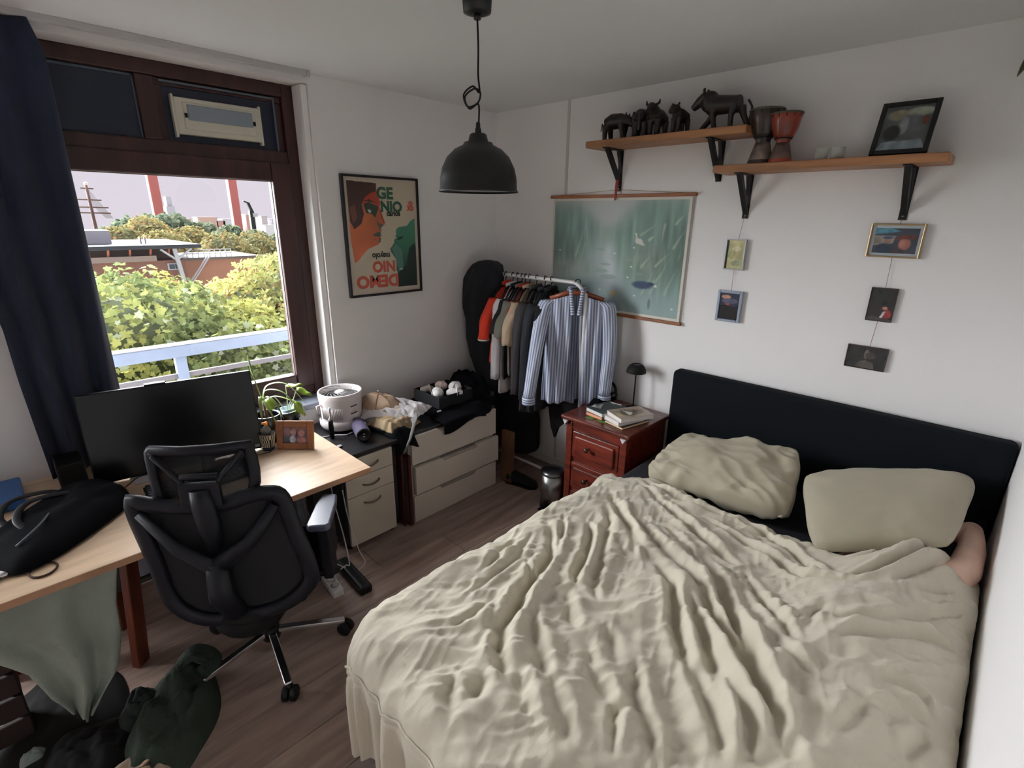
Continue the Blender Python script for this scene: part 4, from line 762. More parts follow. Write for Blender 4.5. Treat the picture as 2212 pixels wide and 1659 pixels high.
# garment: local frame x = shoulder axis, y = front(-)
def hanger(t,M,hookz,m_=BLACK):
    m=MB(M); m.tube(bez([(.018,0,-.0),(.012,0,.019),(-.006,0,.020),(-.015,0,.008),(-.012,0,-.012),(0,0,-.024),(0,0,-.05)],5),.0032,7)
    m.tube([(0,0,-.05),(-.10,0,-.085),(-.16,0,-.14)],[.006,.008,.005],8); m.tube([(0,0,-.05),(.10,0,-.085),(.16,0,-.14)],[.006,.008,.005],8); m.build('hanger',m_,t)
def garment(name,label,x,rz,L,wS,wB,thick,m_,slv=.45,seed=1,slm=None,sleeves=(1,1),cat='shirt',slout=.05,collar=True,open_=0,dy=0,trim=None,drop=.10,hm=BLACK,grp='clothes hanging on the white rack'):
    t=thing(name,label,cat,(x,ry+dy,rz_-.001),rz,grp); M=RW[t.name]
    hanger(t,M,0,hm)
    n=64; rings=[]; zt=-.050
    prof=[(0,.05,.6),(.02,.10,.75),(.055,.72,.9),(.09,.98,1),(.2,.96,1),(.4,.94,1.05),(.65,.97,1.1),(.85,1.0,1.15),(1,1.02,1.2)]
    N=26
    for i in range(N):
        tt=i/(N-1); wf_=np.interp(tt,[p[0] for p in prof],[p[1] for p in prof]); tf=np.interp(tt,[p[0] for p in prof],[p[2] for p in prof])
        wd=(wS*(1-tt)+wB*tt)*wf_; ring=[]
        for k in range(n):
            a=2*PI*k/n; f=1+ (.10*tt+.02)*math.sin(a*7+seed*2+2*tt)+.07*tt*math.sin(a*13+seed*5-3*tt)
            X_=wd*math.cos(a); Y_=thick*tf*math.sin(a)*f+.010*math.sin(X_*60+seed+tt*4)*tt
            ring.append((X_,Y_,zt-drop*min(1,abs(X_)/wS)*1.1*max(0,1-tt/.3)**.7-L*tt+.006*math.sin(a*5+seed)))
        rings.append(ring)
    MB(M).loft(rings,cap=True,uv=True).build('torso',m_,t)
    for s in (-1,1):
        if not sleeves[0 if s<0 else 1]: continue
        p=[(s*wS*.80,0,zt-.10),(s*(wS*.97),-.012,zt-.17),(s*(wS+slout*.6),-.03,zt-.14-slv*.45),(s*(wS+slout),-.035,zt-.12-slv)]
        P=bez(p,5); rr=[]; 
        M_=MB(M); n2=24; rings=[]
        for i,q in enumerate(P):
            tt=i/(len(P)-1); r=.062*(1-tt)+.052*tt+ (.0 if slv<.3 else -.008*tt)
            rings.append([(q.x+r*.72*math.cos(2*PI*k/n2)*(1+.10*math.sin(k*1.6+tt*9+seed)),q.y+r*.8*math.sin(2*PI*k/n2)*(1+.12*math.sin(k*1.1+tt*7+seed)),q.z+.004*math.sin(k+seed)) for k in range(n2)])
        M_.loft(rings,cap=True,uv=True); M_.build('sleeve',slm or m_,t)
        if trim:
            q=P[-1]; r=.053; MB(M).lathe([(r*.78,0),(r*.80,.010)],(q.x,q.y,q.z-.005),24).build('cuff_trim',trim,t)
    if collar:
        MB(M).tube([(.05*math.cos(a),.03*math.sin(a)*1.1-.005,zt+.004-.012*(1-math.sin(a)) ) for a in np.linspace(0,2*PI,20)[:-1]],.010,6,closed=True,flat=1.6).build('collar',m_,t)
    return t
ORG=mat('orange_red_cloth',(206,54,30),.85,var=.06,vscale=6,bump=.3,bscale=300)
WHC=mat('white_cloth',(196,190,192),.9,var=.05,vscale=6,bump=.3,bscale=300); BKC=mat('black_cloth',(14,14,18),.95,bump=.3,bscale=300); OLV=mat('olive_grey_cloth',(98,96,84),.9,bump=.3,bscale=300)
BEI=mat('beige_cloth',(158,138,116),.9,bump=.3,bscale=300); NVC=mat('midnight_cloth',(22,25,34),.85,bump=.3,bscale=300); RDC=mat('red_cloth',(150,34,28),.85,bump=.3,bscale=300); CHC=mat('charcoal_cloth',(46,42,46),.85,bump=.3,bscale=300)
STRI=stripemat('blue_stripe_cloth',(196,200,214),(112,124,152),26,'X',.55); 
SR=-PI/2+.25
garment('sports_shirt','orange red sports shirt with white cuff trims on the rack',.36,SR,.56,.185,.20,.035,ORG,slv=.26,seed=2,trim=WHC,cat='shirt',slout=.06)
garment('long_shirt','long white shirt hanging just right of the orange shirt',.43,SR,.78,.175,.17,.026,WHC,slv=.55,seed=3,slout=.0)
garment('t_shirt','black t-shirt with short sleeves between white and olive shirts',.475,SR,.66,.18,.18,.024,BKC,slv=.2,seed=4)
garment('polo_shirt','olive grey shirt with short sleeves hanging in the rack middle',.52,SR,.62,.19,.185,.024,OLV,slv=.22,seed=5)
garment('red_t_shirt','dark red t-shirt squeezed behind the beige shirt',.55,SR,.55,.175,.18,.022,RDC,slv=.24,seed=6,slout=.03)
garment('beige_shirt','beige short sleeved shirt in the middle of the rack',.59,SR,.64,.19,.19,.026,BEI,slv=.26,seed=7,slout=.05)
garment('dark_jacket','charcoal jacket hanging left of the navy blazer',.655,SR,.86,.195,.19,.034,CHC,slv=.60,seed=8,cat='jacket',slout=.02)
garment('navy_blazer','midnight blue blazer with long sleeves beside the striped shirt',.73,SR,.84,.18,.19,.045,NVC,slv=.62,seed=9,cat='jacket',slout=.03)
garment('black_coat','plain black coat hanging directly behind the striped shirt',.785,SR+.0,.82,.155,.17,.030,BKC,slv=.56,seed=10,cat='jacket',slout=-.02,dy=0)
# striped shirt, open at the front, turned to the room
def striped():
    t=thing('striped_shirt','blue and white striped long sleeved shirt hanging open at the rack end','shirt',(1.0,ry,rz_),.60,'clothes hanging on the white rack'); M=RW[t.name]
    hanger(t,M,0,BLACK); MB(M).tube([(-.17,.0,-.105),(-.05,.0,-.062),(.05,.0,-.062),(.17,.0,-.105)],.010,8,flat=1.6).build('hanger_shoulder',mat('hanger_wood',(140,70,44),.4),t)
    def front(s):
        # one front panel
        def fn(u,v):
            xi=.018+.03*v+ (.02 if v<.35 else 0)*(.35-v); xo=.19+.015*v; x_=(xi+(xo-xi)*u)
            z_=-.062-.055*(x_/.19)*(1-min(1,v*3))-.72*v-.02*math.sin(u*3)*v
            y_=-.035-.018*math.sin(PI*u)-.014*math.sin(u*16+v*5+s)*(.3+v)-.02*v+.02*u
            return (s*x_,y_,z_)
        return fn
    stU=lambda fn:fn
    for s in (-1,1):
        MB(M).grid(front(s),26,40,uv=True).build('front_panel',STRI3,t,solid=.002)
        p=[(s*.175,0,-.115),(s*.205,-.01,-.17),(s*(.24 if s<0 else .225),-.10 if s<0 else -.045,-.42),(s*(.27 if s<0 else .215),-.20 if s<0 else -.06,-.72)]; P=bez(p,7); n2=28; rings=[]
        for i,q in enumerate(P):
            tt=i/(len(P)-1); r=.066*(1-tt)+.044*tt; rings.append([(q.x+r*.85*math.cos(2*PI*k/n2)*(1+.07*math.sin(k*1.6+tt*9+s)),q.y+r*.7*math.sin(2*PI*k/n2)*(1+.10*math.sin(k*1.1+tt*12+s)),q.z) for k in range(n2)])
        sl=MB(M).loft(rings,cap=True,uv=True).build('sleeve',STRI2,t)
        q=P[-1]; MB(M).lathe([(.040,0),(.043,.002),(.043,.048),(.040,.05)],(q.x,q.y,q.z-.045),24).build('cuff',STRC,sl)
    MB(M).grid(lambda u,v:((u-.5)*(.36+.05*v),.035+.012*math.sin(u*26+v*4)*(.3+v),-.060-.055*abs(2*u-1)*(1-min(1,v*3))-.76*v),40,40,uv=True).build('back_panel',STRI4,t,solid=.002)
    m=MB(M); m.grid(lambda u,v:(-.050+.022*v+.02*u,-.050-.010*math.sin(PI*v),-.03-.17*u),14,6); m.build('collar',STRC,t,solid=.003)
    m=MB(M); m.grid(lambda u,v:(.050-.022*v-.02*u,-.050-.010*math.sin(PI*v),-.03-.17*u),14,6); m.build('collar',STRC,t,solid=.003)
    MB(M).tube([(.052*math.cos(a),.035*math.sin(a)+.0,-.045+.016*math.sin(a)) for a in np.linspace(-.2,PI+.2,14)],.012,8,flat=1.5).build('neckband',STRC,t)
STRI2=stripemat('blue_stripe_sleeve',(200,204,218),(122,133,162),8,'X',.5); STRI3=stripemat('blue_stripe_front',(196,200,214),(122,133,162),9,'X',.5); STRI4=stripemat('blue_stripe_back',(170,176,194),(110,121,150),22,'X',.5)
STRC=stripemat('blue_stripe_cross',(200,204,218),(112,124,154),62,'Z',.5,coord='Object')
striped()
# black dressing gown over the left post
gw=MB(); rings=[]
OUT=[(1.585,.235,.03),(1.575,.235,.09),(1.55,.23,.15),(1.50,.215,.20),(1.44,.20,.235),(1.36,.175,.235),(1.26,.155,.23),(1.22,.165,.235),(1.15,.18,.20),(1.0,.185,.195),(.86,.20,.175),(.80,.225,.16),(.72,.26,.14),(.66,.28,.12),(.62,.285,.10)]
for z_,cx_,rx_ in OUT:
    ring=[]
    for k in range(48):
        a=2*PI*k/48; f=1+.07*math.sin(a*5+z_*6)+.05*math.sin(a*9-z_*9)
        ring.append((max(.012,cx_-.012+rx_*.78*math.cos(a)*f),-.30+.095*min(1,rx_/.12)*math.sin(a)*f,z_))
    rings.append(ring)
gw.loft(rings); o=gw.build('dressing_gown',NVC); tag(o,'black dressing gown draped over the left end of the rack','robe','clothes hanging on the white rack')
# things under the rack
def heap(name,label,cat,c,rx,ry_,h,m_,seed,group=None,n=60,rot=0,parent=None,rough=.35,base=0):
    def fn(u,v):
        a=2*PI*u; r=v**.8; X_=r*math.cos(a); Y_=r*math.sin(a); e=1+.22*nz(math.cos(a)*1.3+seed,math.sin(a)*1.3,seed*.7)
        hh=h*(1-r**2.6)*(1+.3*nz(X_*1.6+seed,Y_*1.6,1.1))+h*rough*(abs(nz(X_*2.2+seed,Y_*2.2,4.2))-.2)*2*(1-r**5)*.7+h*rough*.35*nz(X_*6+seed,Y_*6,2)*(1-r**5)
        x_=X_*rx*e; y_=Y_*ry_*e; cr_,sr_=math.cos(rot),math.sin(rot)
        return (c[0]+x_*cr_-y_*sr_,c[1]+x_*sr_+y_*cr_,c[2]+max(.001,hh))
    m=MB(); m.grid(fn,n,n//2); o=m.build(name,m_,parent); q=o.modifiers.new('weld','WELD'); q.merge_threshold=.0008; q=o.modifiers.new('smooth','SMOOTH'); q.iterations=2
    if parent is None: tag(o,label,cat,group)
    return o
bgd=thing('black_duffel_bag','tall black bag standing on the floor under the hanging clothes','bag',(.42,-.2,0))
def boxy(m,cx,cy,z0,z1,rx,ry_,seed,amp=.06,n=40,N=16,pw=.5,top=.75):
    rings=[]
    for i in range(N):
        t=i/(N-1); k_=1-(1-top)*t**3; k_*= (math.sin(min(1,t*8)*PI/2)*.12+.88); 
        if i==N-1: k_*=.6
        rings.append([(cx+rx*k_*np.sign(math.cos(a))*abs(math.cos(a))**pw*(1+amp*nz(math.cos(a)*2+seed,math.sin(a)*2,t*3)),cy+ry_*k_*np.sign(math.sin(a))*abs(math.sin(a))**pw*(1+amp*nz(math.cos(a)*2,math.sin(a)*2+seed,t*3)),z0+(z1-z0)*t) for a in [2*PI*k/n for k in range(n)]])
    m.loft(rings); return m
boxy(MB(),.36,-.135,.115,.62,.22,.10,3,.10).build('bag_body',BKC,bgd); MB().tube(bez([(.26,-.2,.6),(.30,-.22,.68),(.40,-.22,.69),(.46,-.2,.6)],6),.008,8).build('strap',BLACK,bgd)
bt=thing('black_garment_bag','black cloth corner hanging below the striped shirt on the rack','cloth',(.86,-.2,.6))
MB().prism([(.78,.70),(1.08,.70),(1.10,.52),(1.02,.48),(.92,.50),(.86,.44),(.84,.36),(.815,.45),(.80,.56)],lambda u,v,w:(u,w+.02*math.sin(u*30),v),-.23,-.20).build('cloth_panel',BKC,bt,bevel=.004)
tag(MB().beam((.60,-.46,.0),(.585,-.44,.40),.035,.10,(1,0,0)).build('wooden_plank',mat('plank_brown',(110,78,56),.6,var=.2,vscale=5)),'brown wooden board leaning at the right end of the dresser','plank')
sh_=thing('black_shoe','black shoe lying on the floor beside the dresser end','shoe',(.70,-.42,0),.3); M=RW[sh_.name]
MB(M).loft([[(x_,w_*math.cos(a),.012+max(0,h_*(.5+.5*math.sin(a)))) for a in [2*PI*k/14 for k in range(14)]] for x_,w_,h_ in ((-.12,.02,.05),(-.10,.035,.085),(-.04,.038,.09),(.02,.04,.07),(.08,.045,.05),(.12,.035,.035),(.135,.01,.02))]).build('upper',BKC,sh_)
MB(M).prism([(-.125,-.02),(-.1,-.04),(0,-.042),(.09,-.05),(.135,-.02),(.135,.02),(.09,.05),(0,.042),(-.1,.04),(-.125,.02)],lambda u,v,w:(u,v,w),0,.014).build('sole',BLACK,sh_,bevel=.003)
# pedal bin
bn=thing('pedal_bin','small brushed steel pedal bin on the floor beside the nightstand','bin',(1.045,-.50,0))
MB().lathe([(.085,.012),(.085,.25)],(1.045,-.47,0),30,cap=True).build('body',STEEL,bn); MB().lathe([(.088,0),(.088,.014)],(1.045,-.47,0),30,cap=True).build('base_ring',BLACK,bn)
MB().lathe([(.088,.25),(.087,.262),(.07,.276),(.03,.284),(0,.285)],(1.045,-.47,0),30).build('lid',mat('lid_steel',(110,110,112),.3,1),bn); MB().box(1.02,1.07,-.60,-.55,.008,.016).build('pedal',BLACK,bn,bevel=.003)
MB().box(1.10,1.145,-.45,-.40,.22,.27).build('hinge',BLACK,bn,bevel=.004)
cbn=MB().tube(bez([(1.17,-.70,.006),(1.12,-.72,.05),(1.20,-.62,.11),(1.27,-.56,.13),(1.33,-.55,.02)],6),.010,8); tag(cbn.build('grey_hose',mat('grey_rubber',(150,142,130),.5)),'short grey curved hose between the pedal bin and the bed','hose')
# ---------------- things on the desk ----------------
DZ=.7355
mo=thing('monitor','wide black computer monitor on the desk in front of the window','monitor',(.36,-2.39,DZ),math.atan2(.105,.664)*-1)
M=RW[mo.name]@Matrix.Rotation(math.radians(-8),4,'Y')  # local y along the screen, x towards the room
SCR=mat('screen_black',(9,12,18),.25,spec=.35)
m=MB(M).box(-.022,.006,-.338,.338,.012,.412); m.build('housing',BLACK,mo,bevel=.004)
MB(M).box(.0062,.0072,-.332,.332,.020,.407).build('screen',SCR,mo)
MB(M).box(.0072,.0078,.30,.322,.022,.036).build('sticker',mat('sticker_grey',(150,154,158),.5),mo)
m=MB(M).box(-.10,-.02,-.04,.04,.10,.26).box(-.11,-.085,-.025,.025,.0,.25); m.build('stand',BLACK,mo,bevel=.004); MB(M).box(-.20,.0,-.12,.12,.0,.010).build('stand_base',BLACK,mo,bevel=.003)
wc=thing('webcam_bar','small black bar clipped on top of the monitor','webcam',(.305,-2.42,1.142),math.atan2(.105,.664)*-1); MB(RW[wc.name]).box(-.02,.008,-.055,.025,.0,.010).build('body',BLACK,wc,bevel=.003); MB(RW[wc.name]).box(-.03,-.02,-.03,.0,-.03,.008).build('clip',BLACK,wc,bevel=.002)
sb=thing('black_speaker_box','low black box between the curtain and the monitor','speaker',(.14,-2.775,DZ)); MB().box(.09,.24,-2.83,-2.735,DZ,.85).build('cabinet',BLACK,sb,bevel=.006); MB().box(.2402,.243,-2.822,-2.743,DZ+.008,.842).build('grille',MBLK,sb)
kb=thing('keyboard','black keyboard on the desk mostly hidden behind the chair headrest','keyboard',(.56,-2.38,DZ),-.06); M=RW[kb.name]
MB(M).box(-.07,.08,-.21,.215,0,.018).build('case',BLACK,kb,bevel=.004)
kp=mat('keycap',(34,36,44),.5)
for i in range(6):
    for j in range(17): MB(M).obox((-.055+i*.0235,-.193+j*.0242,.022),(.019,.0195,.011),taper=.82).build('key',kp,kb)
cb=MB().tube(bez([(.47,-2.15,DZ+.012),(.44,-2.10,DZ+.03),(.50,-2.05,DZ+.02),(.47,-2.11,DZ+.005),(.42,-2.2,DZ+.004)],6),.002,6); tag(cb.build('keyboard_cable',BLACK),'thin black cable looping on the desk beside the keyboard','cable')
cb=thing('charging_cable','black cable with a dark plug lying on the desk left of the chair','cable',(.45,-2.66,DZ)); MB().tube(bez([(.33,-2.50,DZ+.004),(.34,-2.57,DZ+.012),(.38,-2.62,DZ+.006),(.44,-2.665,DZ+.008)],6),.0022,6).build('lead',BLACK,cb); MB().beam((.435,-2.66,DZ+.008),(.475,-2.685,DZ+.008),.014,.010).build('plug',mat('plug_brown',(50,34,32),.5),cb,bevel=.002)
tag(MB().box(.24,.40,-2.60,-2.53,DZ,DZ+.006).build('white_card',WHC,bevel=.001),'white paper card on the desk under the monitor','paper')
# wooden photo frame
FW=mat('photo_frame_wood',(154,100,66),.45,var=.12,vscale=8)
pfM=M4((.520,-1.934,DZ),math.atan2(.131,.129),math.radians(-14))
pfo=picture('wooden_photo_frame','orange wooden photo frame with a family snapshot near the desk end',pfM,.186,.145,.032,FW,
 photo_img(70,50,(104,84,92),[('e',(150,110,120),.15,.3,.2,.3),('e',(60,62,72),.12,.8,.2,.25),('e',(196,150,150),.42,.35,.13,.25),('e',(206,206,226),.38,.8,.14,.28),('e',(190,130,124),.75,.38,.16,.26),('e',(200,128,128),.75,.85,.2,.25),('p',(140,90,70),[(.3,.02),(.95,.05),(.9,.16),(.35,.14)]),('e',(60,40,44),.55,.5,.05,.2)],3),cat='photo frame',dep=.018)
MB(pfM).beam((0,.055,-.0+.013),(0,.0,.09),.04,.004).build('easel_back',FW,pfo)
# cactus
cpt=thing('cactus_plant','tiny cactus with orange bloom in a black and cream checked pot','plant',(.425,-2.035,DZ)); cx_,cy_=.425,-2.035
def chk():
    m=bpy.data.materials.new('checked_glaze'); m.use_nodes=True; n=m.node_tree.nodes; l=m.node_tree.links; b=n['Principled BSDF']; t=n.new('ShaderNodeTexCoord'); mp=n.new('ShaderNodeMapping'); mp.inputs['Scale'].default_value=(22,2.2,1); ck=n.new('ShaderNodeTexChecker'); ck.inputs['Scale'].default_value=1; ck.inputs['Color1'].default_value=lin((206,196,170)); ck.inputs['Color2'].default_value=lin((30,26,26)); l.new(t.outputs['UV'],mp.inputs[0]); l.new(mp.outputs[0],ck.inputs[0]); l.new(ck.outputs[0],b.inputs['Base Color']); b.inputs['Roughness'].default_value=.3; return m
n_=44
rings=[[(cx_+r*math.cos(2*PI*k/n_),cy_+r*math.sin(2*PI*k/n_),DZ+z) for k in range(n_)] for r,z in ((.030,.018),(.034,.05),(.038,.078),(.0385,.088))]
MB().loft(rings,cap=False,uv=True).build('pot',chk(),cpt); MB().lathe([(.0385,.088),(.035,.09),(.034,.08),(0,.078)],(cx_,cy_,DZ),28).build('soil',mat('soil',(44,34,28),.9),cpt); MB().cyl((cx_,cy_,DZ),.030,.02,24).build('pot_base',mat('glaze_blue',(34,46,74),.4),cpt)
m=MB(); rings=[]
for i in range(9):
    t=i/8; r=.018*math.sin(PI*(.12+.82*t))+.002; rings.append([(cx_+r*(1+.16*math.cos(9*2*PI*k/36))*math.cos(2*PI*k/36),cy_+r*(1+.16*math.cos(9*2*PI*k/36))*math.sin(2*PI*k/36),DZ+.078+.05*t) for k in range(36)])
m.loft(rings); m.build('cactus_body',mat('cactus_green',(120,122,116),.7),cpt)
for k,(a,b) in enumerate(((.006,.0),(-.008,.006),(.0,-.010),(.012,-.008))): MB().ell((cx_+a,cy_+b,DZ+.136+.003*k),(.009,.009,.007)).build('bloom',mat('bloom_orange',(232,140,40),.6),cpt)
# plants
GLZ=mat('black_glaze',(24,24,26),.18,coat=.5); LEAF=mat('pothos_leaf',(150,168,52),.4,c2=(92,140,50),vscale=9); LEAF2=mat('strap_leaf',(104,128,70),.45,c2=(160,176,110),vscale=10)
def pot(name,c,r,h,m_,parent,rim=None):
    MB().lathe([(r*.78,0),(r*.97,h*.3),(r*1.04,h*.6),(r,h*.97),(r*.93,h),(r*.9,h*.9),(r*.86,h*.55),(0,h*.5)],c,32).build(name,m_,parent)
ph=thing('pothos_plant','pothos cutting with four big leaves in a wide black glazed pot','plant',(.20,-1.845,DZ)); px_,py_=.20,-1.845
pot('pot',(px_,py_,DZ),.078,.105,GLZ,ph); MB().lathe([(.036,.055),(.040,.112),(.036,.112),(.034,.07),(0,.07)],(px_+.01,py_+.01,DZ),24).build('inner_pot',mat('pale_blue_pot',(150,170,190),.5),ph)
ST=mat('stem_green',(160,170,120),.5)
def leaf(base,tip,wid,name,m_,parent,droop=.02,cup=.01):
    b=Vector(base); t=Vector(tip); d=t-b; L=d.length; dn=d.normalized(); s=dn.cross(Vector((0,0,1))); s=s.normalized() if s.length>.05 else Vector((0,1,0)); up=s.cross(dn)
    def fn(u,v):
        w_=wid*(math.sin(PI*min(1,v**.75*1.0))**.8)*(1-.25*v)*(1 if v<.98 else .1); q=(u-.5)*2
        return b+dn*(L*(v-.10*abs(q)*(1-v)*-1*0))+s*(q*w_*.5)+up*(cup*q*q*-1-droop*v*v+.004*math.sin(v*9))
    return MB().grid(fn,9,12).build(name,m_,parent,solid=.0008)
for (s0,kn,b_,tp,wd) in (((.01,.01),(.0,.02,.16),(-.02,.03,.235),(.045,.09,.262),.06),((.01,.01),(-.03,-.03,.17),(-.015,-.075,.19),(.06,-.10,.115),.066),((.01,.01),(.02,.05,.165),(.0,.085,.215),(.06,.145,.185),.075),((.01,.01),(.02,.03,.15),(.045,.045,.155),(.11,.075,.09),.072)):
    k0=(px_+s0[0],py_+s0[1],DZ+.07); k1=(px_+kn[0],py_+kn[1],DZ+kn[2]); k2=(px_+b_[0],py_+b_[1],DZ+b_[2])
    MB().tube(bez([k0,k1,k2],6),.0028,7).build('stem',ST,ph); leaf(k2,(px_+tp[0],py_+tp[1],DZ+tp[2]),wd,'leaf',LEAF,ph)
dp=thing('dragon_plant','young dragon plant with arching strap leaves in a black pot beside the monitor','plant',(.325,-1.985,DZ)); px_,py_=.325,-1.985
pot('pot',(px_,py_,DZ),.066,.15,GLZ,dp); MB().tube([(px_,py_,DZ+.08),(px_-.005,py_-.01,DZ+.22)],.007,8).build('stem',mat('bark_brown',(120,86,74),.8),dp)
for k,(pts,wd) in enumerate((([(0,0,.22),(.0,.03,.30),(.03,.12,.295),(.06,.20,.17)],.018),([(0,0,.22),(.01,.02,.28),(.05,.09,.26),(.10,.15,.15)],.016),([(0,0,.21),(.02,.01,.25),(.06,.04,.22),(.09,.06,.13)],.016),([(0,0,.21),(.03,-.01,.235),(.08,.0,.19),(.11,.02,.10)],.014),([(0,0,.22),(-.02,-.02,.35),(-.015,-.03,.42),(-.01,-.035,.47)],.010),([(0,0,.21),(.03,.05,.245),(.08,.12,.21),(.12,.17,.13)],.013),([(0,0,.21),(.03,-.02,.26),(.06,-.035,.22),(.085,-.045,.15)],.014))):
    P=bez([(px_-.005+a,py_-.01+b,DZ+c) for a,b,c in pts],6); m=MB(); vs=[];fs=[]
    for i,p in enumerate(P):
        t=i/(len(P)-1); w_=wd*(math.sin(PI*(.15+.85*t)))**.6*.5+.001; d=(P[min(i+1,len(P)-1)]-P[max(i-1,0)]).normalized(); s=d.cross(Vector((0,0,1))); s=s.normalized() if s.length>.1 else Vector((0,1,0)); up=s.cross(d)
        vs+=[p-s*w_,p-up*w_*.3,p+s*w_]
    for i in range(len(P)-1): fs+=[(3*i,3*i+1,3*i+4,3*i+3),(3*i+1,3*i+2,3*i+5,3*i+4)]
    m.add(vs,fs,True); m.build('leaf',LEAF2,dp,solid=.0007)
# laptop bag
lb=thing('laptop_bag','black soft laptop bag with looped handles lying on the desk','bag',(.58,-2.86,DZ),math.atan2(-.32,.24)); M=RW[lb.name]
def bagf(u,v):
    a=2*PI*u; r=v; X_=math.cos(a); Y_=math.sin(a); sx=np.sign(X_)*abs(X_)**.6; sy=np.sign(Y_)*abs(Y_)**.6
    return (sx*r*.27+.02*r*math.sin(a*3),sy*r*.155+.03*sx*r*r,.004+.085*(1-r**4)**.6*(1-.35*sx*r)*(1+.25*nz(X_*r*2,Y_*r*2,3)))
m=MB(M); m.grid(bagf,64,24); o=m.build('bag_body',BFAB,lb); q=o.modifiers.new('weld','WELD'); q.merge_threshold=.0008; q=o.modifiers.new('smooth','SMOOTH'); q.iterations=2
for k,(o_,h_,w_) in enumerate(((-.04,.115,.115),(.05,.15,.12))):
    MB(M).tube(bez([(-w_,o_-.0,.05),(-w_*.85,o_-.06-h_*.3,.085),(0,o_-.10-h_*.5,.095),(w_*.85,o_-.06-h_*.3,.085),(w_,o_-.0,.05)],7),.013,8,flat=.35).build('handle',mat('bag_strap',(26,28,36),.6),lb)
MB(M).obox((-.19,.04,.075),(.04,.03,.006)).build('buckle',STEEL,lb,bevel=.002); MB(M).obox((-.17,-.02,.082),(.05,.035,.004)).build('label_patch',mat('patch_orange',(186,104,80),.6),lb)
MB(M).tube(bez([(.05,.02,.092),(.12,.05,.085),(.2,.05,.06)],5),.004,6).build('zip',mat('zip_grey',(90,94,100),.4),lb)
bl=thing('blue_folder','bright blue plastic box folder at the far left end of the desk','folder',(.17,-3.06,DZ)); MB().box(.05,.30,-3.25,-2.945,DZ,DZ+.045).build('folder_body',mat('blue_plastic',(24,92,160),.4),bl,bevel=.008); MB().box(.29,.303,-3.2,-3.0,DZ+.012,DZ+.033).build('spine_label',mat('blue_dark',(18,60,110),.5),bl)
tag(MB().tube([(.855+.042*math.cos(a),-2.942+.036*math.sin(a),DZ+.0035) for a in np.linspace(0,2*PI,40)[:-1]],.0035,8,closed=True).build('hair_tie',mat('hair_tie_brown',(66,40,34),.8)),'dark brown round hair tie lying on the desk front edge','hair tie')
tag(MB().box(.60,.745,-3.2,-2.985,DZ,DZ+.03).build('cardboard_box',mat('cardboard',(120,92,72),.8),bevel=.002),'flat brown cardboard box on the desk beside the laptop bag','box')
wt=thing('wrist_watch','silver wrist watch with a round white dial on the desk','watch',(.80,-3.03,DZ)); MB().cyl((.80,-3.035,DZ+.004),.020,.010,22).build('case',CHROME,wt); MB().cyl((.80,-3.035,DZ+.0142),.015,.0006,20).build('dial',WHC,wt); MB().tube(bez([(.785,-3.05,DZ+.006),(.76,-3.09,DZ+.008),(.80,-3.12,DZ+.008),(.84,-3.08,DZ+.008),(.818,-3.045,DZ+.006)],6),.008,6,flat=.4).build('strap',STEEL,wt)
# ---------------- on the pedestal ----------------
PZ=.6225
fn_=thing('air_circulator_fan','round white air circulator fan facing up on the black pedestal','fan',(.16,-1.49,PZ)); fx,fy=.16,-1.49
FWT=mat('fan_white',(214,206,206),.38)
MB().lathe([(.0,0),(.10,0),(.105,.012)],(fx,fy,PZ),40).build('foot',BLACK,fn_)
MB().lathe([(.105,.012),(.126,.016),(.134,.035),(.134,.06),(.128,.072)],(fx,fy,PZ),48).build('base',FWT,fn_)
MB().lathe([(.122,.066),(.120,.08),(.124,.15),(.130,.20),(.132,.232),(.129,.238),(.122,.238),(.118,.228),(.114,.20)],(fx,fy,PZ),48).build('body',FWT,fn_)
MB().lathe([(.118,.205),(.0,.20)],(fx,fy,PZ),40).build('well',BLACK,fn_)
m=MB()
for k in range(18):
    a=2*PI*k/18; m.tube([(fx+.026*math.cos(a),fy+.026*math.sin(a),PZ+.226),(fx+.07*math.cos(a+.35),fy+.07*math.sin(a+.35),PZ+.230),(fx+.116*math.cos(a+.9),fy+.116*math.sin(a+.9),PZ+.230)],.0010,5)
m.build('grille',mat('grille_pale',(176,172,174),.4),fn_); MB().lathe([(.030,.222),(.030,.230),(.025,.234),(0,.235)],(fx,fy,PZ),24).build('hub',FWT,fn_)
for k in range(16):
    a=-1.5+k*.07; MB().tube([(fx+.1245*math.cos(a),fy+.1245*math.sin(a),PZ+.085),(fx+.1265*math.cos(a),fy+.1265*math.sin(a),PZ+.155)],.0028,6).build('rib',FWT,fn_)
for zz in (.12,.165): MB().tube([(fx+.131*math.cos(a),fy+.131*math.sin(a),PZ+zz+.012*(a-.1)) for a in np.linspace(-.05,.28,6)],.0025,6).build('vent_slot',MBLK,fn_)
MB().ell((fx+.129*math.cos(.1),fy+.129*math.sin(.1),PZ+.085),(.003,.004,.003)).build('indicator',mat('led_red',(230,90,90),.4),fn_)
MB().tube([(fx-.0,fy-.13,PZ+.17),(fx-.01,fy-.15,PZ+.165),(fx-.0,fy-.145,PZ+.12)],.007,8).build('handle',FWT,fn_)
tb=thing('electric_toothbrush','electric toothbrush with black handle standing beside the fan','toothbrush',(.30,-1.63,PZ)); tx,ty=.285,-1.628
